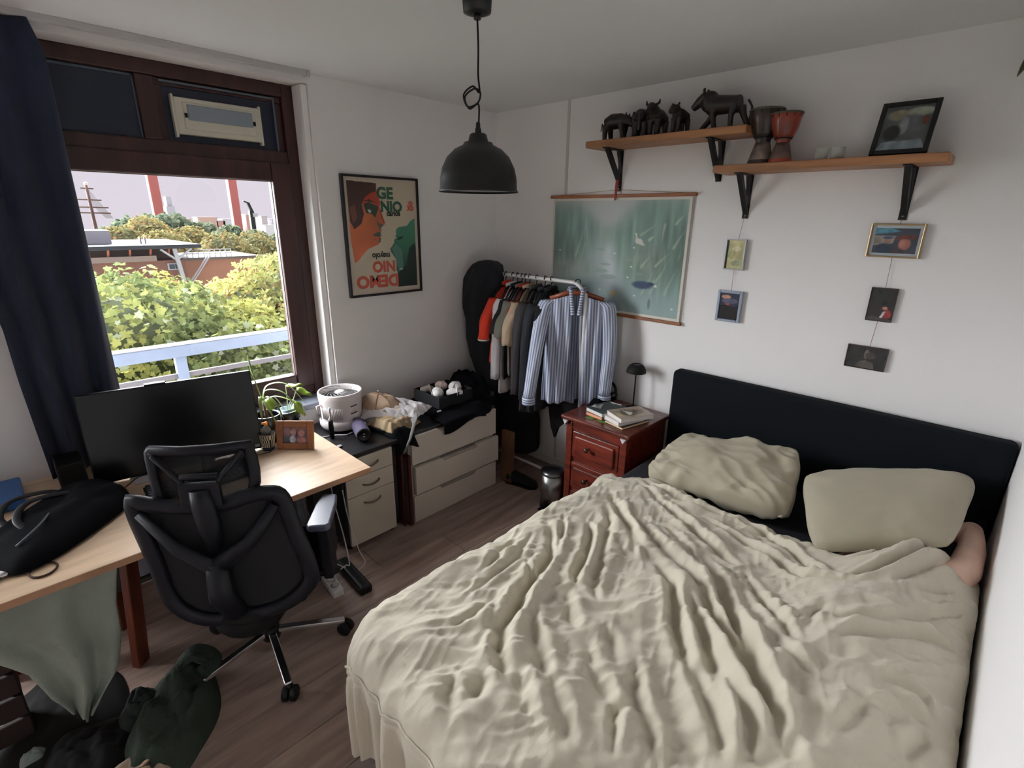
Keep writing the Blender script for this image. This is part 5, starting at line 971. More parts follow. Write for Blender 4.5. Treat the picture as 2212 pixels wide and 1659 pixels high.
MB().lathe([(.012,0),(.0145,.01),(.0155,.06),(.0135,.10),(.011,.115),(0,.116)],(tx,ty,PZ),20,cap=True).build('handle',BLACK,tb); MB().lathe([(.010,.112),(.011,.122),(.005,.130),(.0042,.175),(.004,.19),(0,.192)],(tx,ty,PZ),16).build('neck',WHC,tb); MB().obox((tx+.004,ty,PZ+.187),(.014,.011,.010)).build('brush_head',mat('bristle_blue',(150,190,216),.6),tb,bevel=.002)
sp_=thing('bluetooth_speaker','purple grey cylindrical bluetooth speaker lying on the pedestal','speaker',(.41,-1.49,PZ+.04)); a=Vector((.275,-1.455,PZ+.044)); b_=Vector((.475,-1.525,PZ+.044)); d=(b_-a).normalized(); Rr=Matrix((d.cross(Vector((0,0,1))).normalized(),Vector((0,0,1)),d)).transposed()
SPM=mat('speaker_fabric',(84,76,104),.75,bump=.5,bscale=900); L_=(b_-a).length
MB().lathe([(.030,.0),(.038,.012),(.043,.04),(.0435,L_*.5),(.043,L_-.04),(.040,L_-.010)],a,32,Rr).build('body',SPM,sp_)
MB().lathe([(.040,L_-.012),(.036,L_),(.030,L_-.002),(0,L_-.006)],a,32,Rr).build('end_cap',BLACK,sp_)
m=MB(); e=b_-d*.003; s_=d.cross(Vector((0,0,1))).normalized(); 
m.obox(e+Vector((0,0,.008)),(.012,.003,.004),Rr).obox(e+Vector((0,0,-.008)),(.010,.003,.004),Rr); m.build('badge',WHC,sp_)
m=MB(); tt=(a+b_)/2; m.tube([tt+d*(.0+.007*math.cos(q))+Vector((0,0,.0435))*1+s_*.007*math.sin(q) for q in np.linspace(.6,5.6,12)],.001,5); m.obox(tt+s_*-.03+Vector((0,0,.031)),(.018,.002,.012)); m.build('button_mark',mat('mark_pale',(160,150,170),.5),sp_)
bx=thing('black_tray','flat black box with a red corner tag behind the speaker','box',(.32,-1.37,PZ),.2); M=RW[bx.name]
MB(M).box(-.07,.14,-.05,.06,0,.030).build('box_body',BLACK,bx,bevel=.004); MB(M).prism([(-.10,.012),(-.04,.035),(-.05,.0)],lambda u,v,w:(u,-.06+w,v+.002),0,.004).build('red_tag',mat('tag_red',(214,50,50),.5),bx)
for k in range(3): MB(M).box(.01+.03*k,.03+.03*k,-.01,.0,.0302,.032).build('print_mark',mat('mark_red',(120,80,76),.5),bx)
tag(MB().tube(bez([(.24,-1.68,PZ+.004),(.27,-1.60,PZ+.004),(.31,-1.55,PZ+.004),(.30,-1.50,PZ+.004)],6),.0035,6).build('white_cable',WHC),'short white cable on the pedestal beside the toothbrush','cable')
tag(MB().ell((.43,-1.66,PZ+.006),(.014,.018,.006)).build('small_white_cap',WHC),'tiny white cap lying on the pedestal edge beside the desk','cap')
# clothes pile between pedestal and dresser
CAPM=mat('cap_beige',(178,152,130),.85,var=.06,vscale=9,bump=.3,bscale=300); KHA=mat('khaki_cloth',(166,144,114),.9,var=.06,vscale=7,bump=.3,bscale=300)
def slab(name,label,c,sx,sy,h,m_,seed,rot,curl=.02,z0=None,tiltx=0):
    def fn(u,v):
        x=(u-.5)*sx; y=(v-.5)*sy; e=max(abs(2*u-1),abs(2*v-1))
        z=h+.014*nz(x*16+seed,y*16,seed)+.010*nz(x*40,y*34+seed,1)-curl*max(0,e-.7)*3+tiltx*x
        xx=x*(1+.14*nz(v*4+seed,1,2)); yy=y*(1+.14*nz(u*4,seed,5)); return (c[0]+xx*math.cos(rot)-yy*math.sin(rot),c[1]+xx*math.sin(rot)+yy*math.cos(rot),max(c[2]+z,.624 if z0 is None else z0))
    o=MB().grid(fn,44,44).build(name,m_,solid=.006,bevel=0); tag(o,label,'clothes','folded clothes pile'); return o
slab('folded_trousers','khaki folded trousers at the bottom of the clothes pile',(.36,-1.275,.624),.30,.22,.045,KHA,3,.5,.05)
slab('folded_trousers','second khaki garment with loose folds on the pile front',(.40,-1.29,.645),.22,.20,.05,KHA,7,.2,.06)
slab('folded_shirt','white folded shirt lying under the beige cap',(.28,-1.24,.69),.32,.26,.045,WHC,5,.9,.05)
slab('folded_shirt','white crumpled shirt with collar on the right of the pile',(.36,-1.14,.69),.24,.20,.035,WHC,11,.4,.04)
slab('folded_shirt','grey white cotton top peeking from the middle of the clothes pile',(.30,-1.26,.665),.34,.22,.045,mat('grey_white_cloth',(170,164,160),.9,bump=.3,bscale=300),14,.7,.05)
cp=thing('baseball_cap','beige baseball cap with a dark stain on top of the clothes pile','cap',(.235,-1.27,.722),.45); M=RW[cp.name]@Matrix.Diagonal((1.22,1.15,1.1,1))
m=MB(M); rings=[]
for i in range(10):
    t=i/9; r=.098*math.sqrt(max(0,1-t*t))+.001; rings.append([(r*1.12*math.cos(2*PI*k/32)*(1+.14*nz(math.cos(2*PI*k/32)*2.4,math.sin(2*PI*k/32)*2.4,t*3)),r*.92*math.sin(2*PI*k/32)*(1+.10*nz(math.cos(2*PI*k/32)*3+5,math.sin(2*PI*k/32)*3,t*4)),.074*t*(1+.25*nz(math.cos(2*PI*k/32)*1.5*r*10,math.sin(2*PI*k/32)*1.5*r*10,2))) for k in range(32)])
m.loft(rings,cap=False); m.build('crown',CAPM,cp)
for k in range(4):
    a=PI*k/4+.3; MB(M).tube([(.099*math.sin(q)*1.1*math.cos(a),.092*math.sin(q)*math.sin(a),.0755*math.cos(q)) for q in np.linspace(-1.45,1.45,15)],.0016,5).build('seam',mat('cap_seam',(150,116,90),.9),cp)
MB(M).grid(lambda u,v:(.07+.085*v*(1-.6*(2*u-1)**2),(u-.5)*.17*(1-.15*v),.012-.022*v-.014*(2*u-1)**2+.012),16,8).build('visor',CAPM,cp,solid=.004); MB(M).ell((0,0,.088),(.006,.006,.004)).build('top_button',CAPM,cp); MB(M).ell((.03,-.02,.083),(.016,.010,.005)).build('stain_print',mat('print_dark',(84,70,64),.8),cp)
jn=thing('hanging_jeans','dark grey trousers draped over the gap with a pale leg hanging down','trousers',(.5,-1.31,.5))
MB().grid(lambda u,v:(.30+.30*v+.01*math.sin(u*9),-1.39+.17*u-.02*v*u,.632+.03*math.sin(PI*u)-(.0 if v<.75 else (v-.75)*.35)+.008*nz(u*6,v*7,2)),20,24).build('cloth_top',BFAB,jn,solid=.008)
MB().grid(lambda u,v:(float(np.interp(v,[0,.2,.6,1],[.50,.565,.60,.59]))+.010*math.sin(u*5),float(np.interp(v,[0,.2,.6,1],[-1.19,-1.225,-1.29,-1.345]))+.055*(u-.5)*(1-.8*v),float(np.interp(v,[0,.2,.6,1],[.705,.698,.62,.53]))+.03*(u-.5)*(1-.8*v)),12,24).build('trouser_leg',mat('grey_denim',(112,110,108),.9,bump=.3,bscale=200),jn,solid=.006)
# leaning frames in the gap
lf2=thing('empty_picture_frame','dark red wooden frame leaning in the gap beside the pedestal','frame',(.5,-1.32,0))
MB().box(.10,.575,-1.305,-1.285,.0,.012).box(.556,.578,-1.305,-1.285,.012,.49).box(.08,.10,-1.305,-1.285,0,.49).box(.10,.556,-1.305,-1.285,.478,.49).build('frame',mat('dark_red_wood',(74,26,22),.4),lf2,bevel=.002); MB().box(.1,.556,-1.298,-1.292,.012,.478).build('panel',mat('grey_panel',(110,104,104),.6),lf2)
tag(MB().box(.12,.548,-1.335,-1.322,0,.50).build('wooden_board',mat('red_brown_board',(70,30,24),.5),bevel=.002),'dark red brown board standing next to the pedestal side','board')
# ---------------- on the dresser ----------------
TZ=.6135
sbx=thing('sock_box','open black fabric storage box full of rolled white socks','box',(.29,-.83,.70))
BB=mat('box_black',(18,19,23),.85); x0,x1,y0,y1,z0,z1=.17,.45,-.955,-.66,TZ+.055,TZ+.135
m=MB().box(x0,x1,y0,y0+.006,z0,z1).box(x0,x1,y1-.006,y1,z0,z1).box(x0,x0+.006,y0+.006,y1-.006,z0,z1).box(x1-.006,x1,y0+.006,y1-.006,z0,z1).box(x0,x1,y0,y1,z0-.002,z0+.004); m.build('box_body',BB,sbx,bevel=.002)
SO=mat('sock_white',(226,222,222),.9,var=.05,vscale=9,bump=.3,bscale=250)
def sock(label,x,y,z,rx,ry_,rz_2,rot,seed,m_):
    t=thing('rolled_sock_pair',label,'socks',(x,y,z),rot,'rolled socks in the black box'); m=MB(RW[t.name]); rings=[]
    for i in range(13):
        tt=i/12; r=math.sin(PI*(.06+.88*tt))**.55; rings.append([((tt-.5)*2*rx,ry_*r*math.cos(2*PI*k/22)*(1+.30*nz(math.cos(2*PI*k/22)*1.6+seed,tt*4,seed)),rz_2*r*math.sin(2*PI*k/22)*(1+.30*nz(math.sin(2*PI*k/22)*1.8+seed,tt*5,1))) for k in range(22)])
    m.loft(rings); m.build('roll',m_,t); q=MB(RW[t.name]); q.tube([(rx*.3,ry_*1.02*math.cos(a),rz_2*1.02*math.sin(a)) for a in np.linspace(0,2*PI,20)[:-1]],.005,6,closed=True); q.build('cuff',m_,t)
zz=TZ+.125
sock('rolled white socks with small print, left front in the black box',.33,-.875,zz,.062,.036,.034,-.6,1,SO); sock('rolled white socks at the near right front of the box',.41,-.79,zz,.056,.034,.03,.9,2,SO)
sock('pinkish white sock roll at the back of the box',.24,-.77,zz+.006,.045,.032,.03,.4,3,mat('sock_pinkish',(190,170,162),.9)); sock('grey and black sock roll at the back left of the box',.225,-.88,zz,.05,.03,.028,1.2,4,mat('sock_grey',(140,128,122),.9)); sock('large wrinkled white sock ball at the right of the box',.33,-.72,zz+.004,.046,.042,.038,.2,5,SO)
heap('black_clothes_heap','heap of black clothes under and right of the sock box','clothes',(.30,-.72,TZ),.30,.30,.075,BFAB,4,n=70)
heap('black_clothes_heap','tall fluffy black garment bunched at the dresser right end','clothes',(.22,-.52,TZ+.02),.17,.17,.155,BFAB,9,n=70)
tag(MB().grid(lambda u,v:(.45+.14*min(v,.75)/.75+ (0 if v<.75 else .004),-1.03+.36*u+.012*nz(u*5,v*3,2),.628+.03*(1-v)*math.sin(PI*u)-(0 if v<.75 else (v-.75)*(.20+.10*math.sin(u*5+1)))),26,20).build('black_sweater_edge',BFAB,solid=.008),'black sweater hanging over the front edge of the dresser top','clothes')
tag(MB().box(.462,.47,-.985,-.955,TZ+.048,TZ+.056).build('white_tag',WHC,bevel=.001),'small white tag at the front corner of the sock box','tag')
# ---------------- on the nightstand ----------------
NZ=.7055
def book(label,cx,cy,z,w_,l_,h,rot,cov,pg,paint=None,grp='books on the nightstand'):
    t=thing('book',label,'book',(cx,cy,z),rot,grp); M=RW[t.name]
    MB(M).box(-w_/2+.003,w_/2-.003,-l_/2+.003,l_/2-.003,.002,h-.002).build('pages',pg,t); m=MB(M).box(-w_/2,w_/2,-l_/2,l_/2,0,.002).box(-w_/2,w_/2,-l_/2,l_/2,h-.002,h).box(-w_/2,-w_/2+.002,-l_/2,l_/2,.002,h-.002); m.build('cover',cov,t)
    if paint is not None: print_sheet('cover_print',paint.shape[1],paint.shape[0],lambda u,v:M@Vector((-w_/2+w_*u,-l_/2+l_*v,h+.0006)),paint,t,vmat('printed_colour'))
    return t
PG=mat('page_white',(224,218,216),.7); PGC=mat('page_cream',(226,196,156),.7); PGO=mat('page_peach',(232,164,126),.7)
DKC=mat('cover_black',(28,27,28),.5); GRC=mat('cover_greygreen',(66,74,72),.5); WHV=mat('cover_white',(200,194,186),.5)
rr=math.radians(-12)
book('black covered notebook with cream pages, bottom of the right book pile',1.485,-.335,NZ,.15,.23,.016,rr,DKC,PGC)
book('thick white paged book in the middle of the right pile',1.475,-.35,NZ+.0162,.135,.20,.028,rr-.1,WHV,PG)
book('beige covered book with a dark smudge on top of the right pile',1.505,-.335,NZ+.0444,.155,.23,.026,rr-.22,WHV,PG,
 photo_img(50,70,(172,158,142),[('e',(98,84,72),.5,.55,.36,.26),('e',(128,112,96),.5,.4,.3,.3),('e',(66,56,50),.5,.35,.14,.06),('e',(200,196,188),.3,.62,.06,.03),('e',(196,170,130),.6,.86,.25,.08)],5))
book('peach edged paperback at the bottom of the left book pile',1.315,-.33,NZ+.004,.13,.19,.020,rr+.1,mat('cover_peach',(170,110,90),.5),PGO)
book('dark grey green hardback on top of the left book pile',1.325,-.32,NZ+.0245,.145,.21,.026,rr,GRC,PG)
tag(MB(M4((1.505,-.355,NZ+.0720),-.5)).prism([(-.028,-.012),(.0,.022),(.026,.012),(.030,-.014)],lambda u,v,w:(u,v,w),0,.0015).build('paper_scrap',mat('scrap_white',(206,210,200),.7)),'torn white paper scrap lying on the beige book','paper')
tag(MB(M4((1.285,-.36,NZ+.0515),.2)).grid(lambda u,v:((u-.5)*.055,(v-.5)*.055,.008*math.sin(u*5)*math.sin(v*5)+.006),10,10).build('crumpled_tissue',mat('tissue_grey',(150,152,146),.8),solid=.002),'crumpled grey white tissue on the dark hardback','tissue')
tag(MB().beam((1.30,-.235,NZ+.054),(1.375,-.225,NZ+.054),.006,.005).build('white_pen',WHC,bevel=.001),'thin white pen lying across the dark hardback','pen')
tag(MB(M4((1.305,-.43,NZ),-.1)).box(-.04,.015,-.025,.02,0,.0035).build('green_card',mat('card_green',(86,130,66),.6)),'small green printed card at the left front of the books','card','green cards')
tag(MB(M4((1.375,-.425,NZ),.1)).box(-.035,.03,-.022,.02,0,.0035).build('green_card',mat('card_green',(86,130,66),.6)),'second green card tucked under the white book corner','card','green cards')
hp_=thing('black_headphones','round black headphones lying beside the lamp on the nightstand','headphones',(1.19,-.10,NZ)); 
MB().tube([(1.185+.055*math.cos(a),-.09+.01*math.sin(a),NZ+.07+.060*math.sin(a)) for a in np.linspace(-.3,PI+.3,20)],.010,8).build('headband',BLACK,hp_)
for s in (-1,1): MB().lathe([(0,-.012),(.026,-.012),(.032,0),(.026,.014),(0,.014)],(1.185+s*.045,-.09,NZ+.045),22,Matrix.Rotation(PI/2,3,'Y')).build('ear_cup',GLZ,hp_)
MB().lathe([(0,0),(.04,0),(.046,.02),(.035,.05),(0,.062)],(1.185,-.085,NZ),22).build('cushion',GLZ,hp_)
heap('black_pouch','soft black pouch crumpled at the back of the nightstand','pouch',(1.20,-.22,NZ),.07,.085,.05,BFAB,3,n=40)
tl=thing('table_lamp','slim black mushroom shaped table lamp on the nightstand','lamp',(1.43,-.095,NZ)); tx,ty=1.395,-.10
tx=1.385
MB().lathe([(0,0),(.045,0),(.045,.008),(.01,.014),(0,.014)],(tx,ty,NZ),28).build('base',MBLK,tl); MB().tube([(tx,ty,NZ+.01),(tx,ty,NZ+.26)],.0045,10).build('stem',MBLK,tl)
MB().lathe([(.062,.246),(.062,.252),(.058,.270),(.046,.290),(.030,.300),(.026,.300),(.026,.297),(.045,.286),(.056,.266),(.060,.248)],(tx,ty,NZ),32).build('shade',MBLK,tl); MB().cyl((tx,ty,NZ+.288),.027,.008,20).build('top_cap',mat('cap_grey',(90,88,88),.4),tl)
# ---------------- on the floor ----------------
ps=thing('power_strip','white power strip with four round sockets on the floor by the chair','power strip',(.74,-1.93,0),math.atan2(-.03,.3)+.0); M=RW[ps.name]
MB(M).box(-.16,.10,-.028,.028,0,.042).build('housing',mat('strip_white',(238,236,236),.4),ps,bevel=.005)
for k in range(4): MB(M).lathe([(.021,.0425),(.018,.043),(.017,.032),(0,.031)],(-.125+k*.058,0,0),20).build('socket',mat('socket_grey',(140,136,136),.5),ps)
MB(M).lathe([(.013,.033),(.012,.06),(.006,.068),(0,.068)],(.049,0,0),14).build('plug',mat('plug_white',(190,178,176),.5),ps)
MB(M).lathe([(.013,.033),(.012,.06),(.006,.068),(0,.068)],(-.125,0,0),14).build('plug',mat('plug_white',(190,178,176),.5),ps)
def cable(label,pts,r=.0032,m_=None): return tag(MB().tube(bez(pts,7),r,7).build('power_cable',m_ or WHC),label,'cable')
cable('white cable running from the power strip to the desk end',[(.62,-1.925,.066),(.63,-1.91,.095),(.67,-1.87,.08),(.74,-1.80,.03),(.76,-1.74,.06),(.70,-1.74,.12),(.62,-1.745,.30),(.60,-1.75,.45)])
cable('white cable rising from the strip plug beside the drawer pedestal',[(.789,-1.931,.066),(.79,-1.92,.11),(.78,-1.86,.12),(.74,-1.82,.09),(.66,-1.80,.22),(.56,-1.79,.42),(.54,-1.78,.60)])
ad=thing('black_charger_bar','long rounded black charger block lying beside the power strip','charger',(.79,-1.82,0),math.atan2(-.02,.30)); M=RW[ad.name]
MB(M).box(-.18,.135,-.034,.034,0,.05).build('block_body',BLACK,ad,bevel=.014,bseg=4); MB(M).box(-.16,.115,-.012,.012,.0502,.0512).build('top_strip',MBLK,ad)
TW=mat('grey_green_towel',(142,150,140),.95,var=.08,vscale=4,bump=.4,bscale=200)
tw=thing('hanging_towel','grey green towel hanging down under the left part of the desk','towel',(.88,-2.9,.4))
def towel(u,v):
    yl=np.interp(v,[0,.3,.55,.8,1],[-3.12,-3.14,-3.05,-3.02,-2.98]); yr=np.interp(v,[0,.3,.55,.8,1],[-2.755,-2.79,-2.80,-2.83,-2.93]); y=yl+(yr-yl)*u
    return (.90+.02*math.sin(u*14+v*2)*(.4+v)+.012*nz(u*5,v*5,3)+.03*math.sin(PI*u)*v,y,.703-.52*v-.05*math.sin(u*PI)*v*(1 if u>.5 else .3)+.012*nz(u*7,v*3,6))
MB().grid(towel,60,50).build('cloth',TW,tw,solid=.006)
ub=thing('under_desk_drawer','grey pull out drawer box fixed under the desk top','drawer',(.5,-2.45,.55)); MB().box(.25,.62,-2.64,-1.80,.60,.706).build('drawer_body',mat('drawer_grey',(64,60,58),.6),ub,bevel=.003); MB().box(.62,.628,-2.55,-1.95,.62,.69).build('drawer_front',mat('drawer_grey2',(76,70,66),.6),ub,bevel=.002)
pb=heap('white_plastic_bag','crumpled white plastic bag behind the orange trestle leg','bag',(.52,-2.66,.40),.06,.07,.20,mat('plastic_white',(170,178,196),.4),5); 
sf=thing('low_shelf','dark grey low shelf under the desk carrying a plastic bag','shelf',(.4,-2.6,.39)); MB().box(.1,.60,-2.78,-2.25,.38,.40).build('board',mat('shelf_grey',(70,68,66),.6),sf,bevel=.002); MB().box(.56,.60,-2.30,-2.26,0,.38).box(.12,.16,-2.30,-2.26,0,.38).build('leg',BLACK,sf)
heap('patterned_cushion','grey patterned cushion cloth on the floor under the desk corner','cushion',(.50,-2.05,.0),.20,.15,.52,mat('mottled_grey',(104,98,112),.9,c2=(130,140,146),vscale=14),12,n=60)
bp_=thing('green_backpack','dark green backpack lying on the floor beside the chair base','backpack',(1.03,-2.72,0)); GRN=mat('dark_green_canvas',(44,56,46),.85,var=.15,vscale=5,bump=.4,bscale=120)
heap('bag_body','','',(1.04,-2.73,0),.26,.14,.15,GRN,6,n=70,rot=-.5,parent=bp_)
MB().tube(bez([(.88,-2.66,.10),(.86,-2.60,.14),(.88,-2.55,.12),(.93,-2.54,.10),(.97,-2.60,.11)],6),[.03]*24+[.03],10,flat=.6).build('shoulder_strap',GRN,bp_); MB().tube(bez([(.92,-2.70,.13),(.90,-2.62,.15),(.93,-2.57,.13)],6),.022,8,flat=.6).build('shoulder_strap',GRN,bp_)
heap('flap','','',(.93,-2.80,.02),.11,.09,.10,mat('green_flap',(30,40,38),.85),8,n=40,parent=bp_)
heap('dark_trousers','black trousers in a heap under the desk at the lower left','clothes',(1.0,-2.98,0),.22,.16,.08,BKC,10,n=60)
heap('dark_rug','dark olive blanket spread under the desk','blanket',(.66,-3.02,0),.30,.20,.035,mat('olive_dark',(15,15,14),.95),15,n=60)
heap('pale_clothes','off white clothes bundle at the lower left corner of the view','clothes',(1.22,-2.89,0),.15,.13,.085,mat('offwhite_cloth',(190,172,152),.9,bump=.3,bscale=200),7,n=70,group=None)
sl=thing('striped_scarf','beige and brown striped scarf lying in front of the pale bundle','scarf',(1.27,-2.93,.06)); MB().grid(lambda u,v:(1.20+.15*u,-2.98+.15*v-.03*u,.085+.03*math.sin(PI*u)*math.sin(PI*v)+.008*nz(u*7,v*7,1)),24,24,uv=True).build('scarf_cloth',stripemat('brown_stripe',(190,164,132),(84,60,48),6,'X',.5),sl,solid=.006)
heap('white_sock','single pale sock lying on the dark floor at the lower left','sock',(.83,-3.115,0),.03,.045,.05,mat('sock_pale',(130,140,136),.9),3,n=30)
dkc=thing('dark_crate','dark wooden crate standing under the far left of the desk','crate',(.5,-3.25,0)); 
for k in range(4): MB().box(.70,.72,-3.60,-3.10,.02+.10*k,.105+.10*k).build('slat',mat('crate_wood',(40,24,20),.7),dkc,bevel=.003)
for y_ in (-3.59,-3.13): MB().box(.675,.70,y_,y_+.03,0,.42).build('post',mat('crate_wood',(40,24,20),.7),dkc,bevel=.002)
# ---------------- outside ----------------
LM=bpy.data.materials.new('foliage'); LM.use_nodes=True; n=LM.node_tree.nodes; l=LM.node_tree.links; n.remove(n['Principled BSDF'])
a_=n.new('ShaderNodeAttribute'); a_.attribute_name='Col'; d_=n.new('ShaderNodeBsdfDiffuse'); t_=n.new('ShaderNodeBsdfTranslucent'); mx=n.new('ShaderNodeMixShader'); mx.inputs[0].default_value=.35
l.new(a_.outputs['Color'],d_.inputs[0]); l.new(a_.outputs['Color'],t_.inputs[0]); l.new(d_.outputs[0],mx.inputs[1]); l.new(t_.outputs[0],mx.inputs[2]); l.new(mx.outputs[0],n['Material Output'].inputs[0])
BARK=mat('bark',(70,60,48),.9)
LEAFP=np.array([(0,0),(.28,-.10),(.42,.18),(.30,.30),(.52,.52),(.22,.58),(.0,1.0),(-.22,.58),(-.52,.52),(-.30,.30),(-.42,.18),(-.28,-.10)])
def leaf_cloud(name,pts,nrm,size,cols,parent,rs,kind=None,simple=False):
    P=LEAFP if not simple else np.array([(0,0),(.5,.2),(.4,.8),(-.1,1.0),(-.5,.5)])
    N=len(pts); K=len(P); r=rs.normal(size=(N,3)); nn=nrm+r*.55; nn/=np.linalg.norm(nn,axis=1,keepdims=True)
    t=np.cross(nn,rs.normal(size=(N,3))); t/=np.linalg.norm(t,axis=1,keepdims=True); b=np.cross(nn,t); s=size*(.6+.7*rs.rand(N))
    V=pts[:,None]+t[:,None]*P[None,:,:1]*s[:,None,None]+b[:,None]*(P[None,:,1:]-.5)*s[:,None,None]+nn[:,None]*(.12*np.abs(P[None,:,:1])*s[:,None,None])
    V=V.reshape(-1,3); me=bpy.data.meshes.new(name); 
    root=RW[parent.name]; tr=np.array(root.translation); V=V-tr
    me.vertices.add(len(V)); me.vertices.foreach_set('co',V.ravel()); me.loops.add(N*K); me.loops.foreach_set('vertex_index',np.arange(N*K,dtype=np.int32)); me.polygons.add(N); me.polygons.foreach_set('loop_start',np.arange(0,N*K,K,dtype=np.int32)); me.materials.append(LM)
    c=np.repeat(cols,K,axis=0)/255.; c=np.where(c<=.04045,c/12.92,((c+.055)/1.055)**2.4); ca=me.color_attributes.new('Col','FLOAT_COLOR','POINT'); ca.data.foreach_set('color',np.hstack([c,np.ones((len(c),1))]).ravel()); me.update(); me.validate()
    o=bpy.data.objects.new(name,me); COL.objects.link(o); o.parent=parent; RW[o.name]=root
    if kind: o['kind']=kind
    return o
def tree(name,label,lobes,n_,size,pal,seed,base,group,inner=True,simple=False,trunk_r=.2,parts=0):
    rs=np.random.RandomState(seed); t=thing(name,label,'tree',base,0,group); pts=[];nr=[]
    vol=np.array([r**2 for *_,r in lobes]); vol/=vol.sum()
    for (cx,cy,cz,r),f in zip(lobes,vol):
        k=int(n_*f); d=rs.normal(size=(k,3)); d/=np.linalg.norm(d,axis=1,keepdims=True)
        bump=np.array([1+.22*nz(*(q*2.3+seed)) +.12*nz(*(q*6+seed)) for q in d]); rad=r*bump*(1-.22*rs.rand(k)**2)
        pts.append(np.array([cx,cy,cz])+d*rad[:,None]*np.array([1,1,.9])); nr.append(d)
    pts=np.vstack(pts); nr=np.vstack(nr); 
    keep=pts[:,0]<-1.7; pts=pts[keep]; nr=nr[keep]
    mixn=np.array([nz(*(p*.9+seed)) for p in pts])[:,None]; h=rs.rand(len(pts),1)
    A_,B2,C2=[np.array(c,float) for c in pal]; w_=np.clip(.5+mixn*1.4+(h-.5)*.6,0,1); cols=A_*(1-w_)+B2*w_; q=(rs.rand(len(pts),1)<.10); cols=np.where(q,C2,cols)*(.85+.3*rs.rand(len(pts),1))
    if parts:
        cam=np.array([2.96,-2.88,1.88]); dv_=pts-cam; dist=np.linalg.norm(dv_,axis=1); vis=(nr*dv_).sum(1)<-.15*dist; sl_=dv_[:,1]/-dv_[:,0]; vis&=(sl_>.13)&(sl_<.43)&(dv_[:,2]/-dv_[:,0]>-.32)
        idx=np.where(vis)[0]; idx=idx[np.argsort(dist[idx])[:parts]]
        for i in idx: leaf_cloud('leaf',pts[i:i+1],nr[i:i+1],size,cols[i:i+1],t,rs)
        m_=np.ones(len(pts),bool); m_[idx]=False; pts,nr,cols=pts[m_],nr[m_],cols[m_]
    leaf_cloud('foliage',pts,nr,size,cols,t,rs,'stuff',simple)
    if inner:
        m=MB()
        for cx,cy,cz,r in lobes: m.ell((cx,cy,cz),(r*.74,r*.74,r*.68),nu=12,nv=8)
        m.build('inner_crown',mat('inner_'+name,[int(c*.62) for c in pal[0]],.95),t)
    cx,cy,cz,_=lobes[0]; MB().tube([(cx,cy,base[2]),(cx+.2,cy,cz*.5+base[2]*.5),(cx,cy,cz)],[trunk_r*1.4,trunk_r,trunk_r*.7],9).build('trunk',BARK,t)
    return t
G='near plane trees behind the balcony'
PA=((126,137,88),(176,174,99),(189,171,117)); PB=((144,148,98),(184,180,112),(176,146,104)); PC=((122,135,90),(169,169,99),(180,187,160))  # leaf palettes kept pale, the hazy veil is put into the colours
tree('plane_tree','leafy yellow green tree just beyond the left of the balcony rail',[(-7.4,-1.3,-.6,1.7),(-7.0,-.2,-1.1,1.6),(-6.4,-2.0,-2.0,1.8),(-6.6,.6,-1.5,1.5)],26000,.115,PC,1,(-7.2,-1.0,-12.5),G,parts=150)
tree('plane_tree','taller bright yellow tree filling the right side of the window',[(-8.4,2.2,-.42,1.8),(-7.6,1.3,-1.3,1.8),(-8.2,3.4,-.1,1.7),(-8.6,1.0,-.45,1.3)],26000,.10,PB,2,(-8.2,2.0,-12.5),G,parts=150)
tree('plane_tree','low green tree crown seen directly behind the balcony rail',[(-5.3,-.7,-2.3,1.7),(-5.6,.9,-2.4,1.7),(-5.0,-2.2,-2.4,1.5),(-6.0,2.2,-2.3,1.6)],24000,.105,PA,3,(-5.3,0,-12.5),G)
tree('plane_tree','yellow bushy tree top poking up in front of the brick building',[(-17,-.1,-1.45,1.5),(-17,1.2,-1.5,1.4),(-18,4.0,-2.3,1.9)],14000,.15,PB,4,(-17,.5,-12.5),G)
tree('plane_tree','low yellow green tree between the railing and the building wall',[(-22,2.6,-3.4,2.0),(-22,5.0,-3.8,2.0)],6000,.22,PA,5,(-22,3.5,-12.5),G)
rs=np.random.RandomState(11); PM=((117,119,88),(149,140,94),(158,122,90)); PD=((106,122,103),(122,131,108),(133,135,112))  # farther trees desaturated, distance haze painted into their palettes
lab=['round olive tree crown in the middle distance behind the flat roof','brownish green tree crown rising behind the brick building','mid distance green tree standing right of the flat roofed building','broad autumn tree crown in front of the red masts','yellowish tree crown near the right window edge, middle distance','olive tree crown at the left behind the white roof box','dull green tree crown farther back behind the flat roof','wide tree crown between the two red masts']
pos=[(-62,11.5,-1.4,3.4),(-64,18.0,-1.9,3.6),(-58,21.5,-3.2,2.8),(-66,15.0,-.7,3.0),(-56,22.8,-3.4,2.6),(-66,8.6,-.6,3.0),(-85,14.8,-.4,3.8),(-80,27,-2.6,4.0)]
for k,(x,y,z,r) in enumerate(pos):
    z-=1.25; r*=.88; X_=x-(0,9,0,18,9,9,0,9)[k]; f_=(2.96-X_)/(2.96-x); y=-2.88+(y+2.88)*f_; z=1.88+(z-1.88)*f_; r*=f_; x=X_
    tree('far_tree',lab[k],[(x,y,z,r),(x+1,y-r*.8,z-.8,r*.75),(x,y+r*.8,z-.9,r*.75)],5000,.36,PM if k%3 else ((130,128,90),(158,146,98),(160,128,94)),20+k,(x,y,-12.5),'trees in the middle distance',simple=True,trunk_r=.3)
lab2=['dark green distant tree belt crown at the far left','distant dark tree crown left of the first red mast','distant rounded tree crown right of the first red mast','distant tree crown below the faint tower','distant dark tree crown between the masts','distant tree crown beside the second red mast','distant tree crown below the black pole','far right distant tree crown at the window edge','dark distant crown behind the left autumn trees']
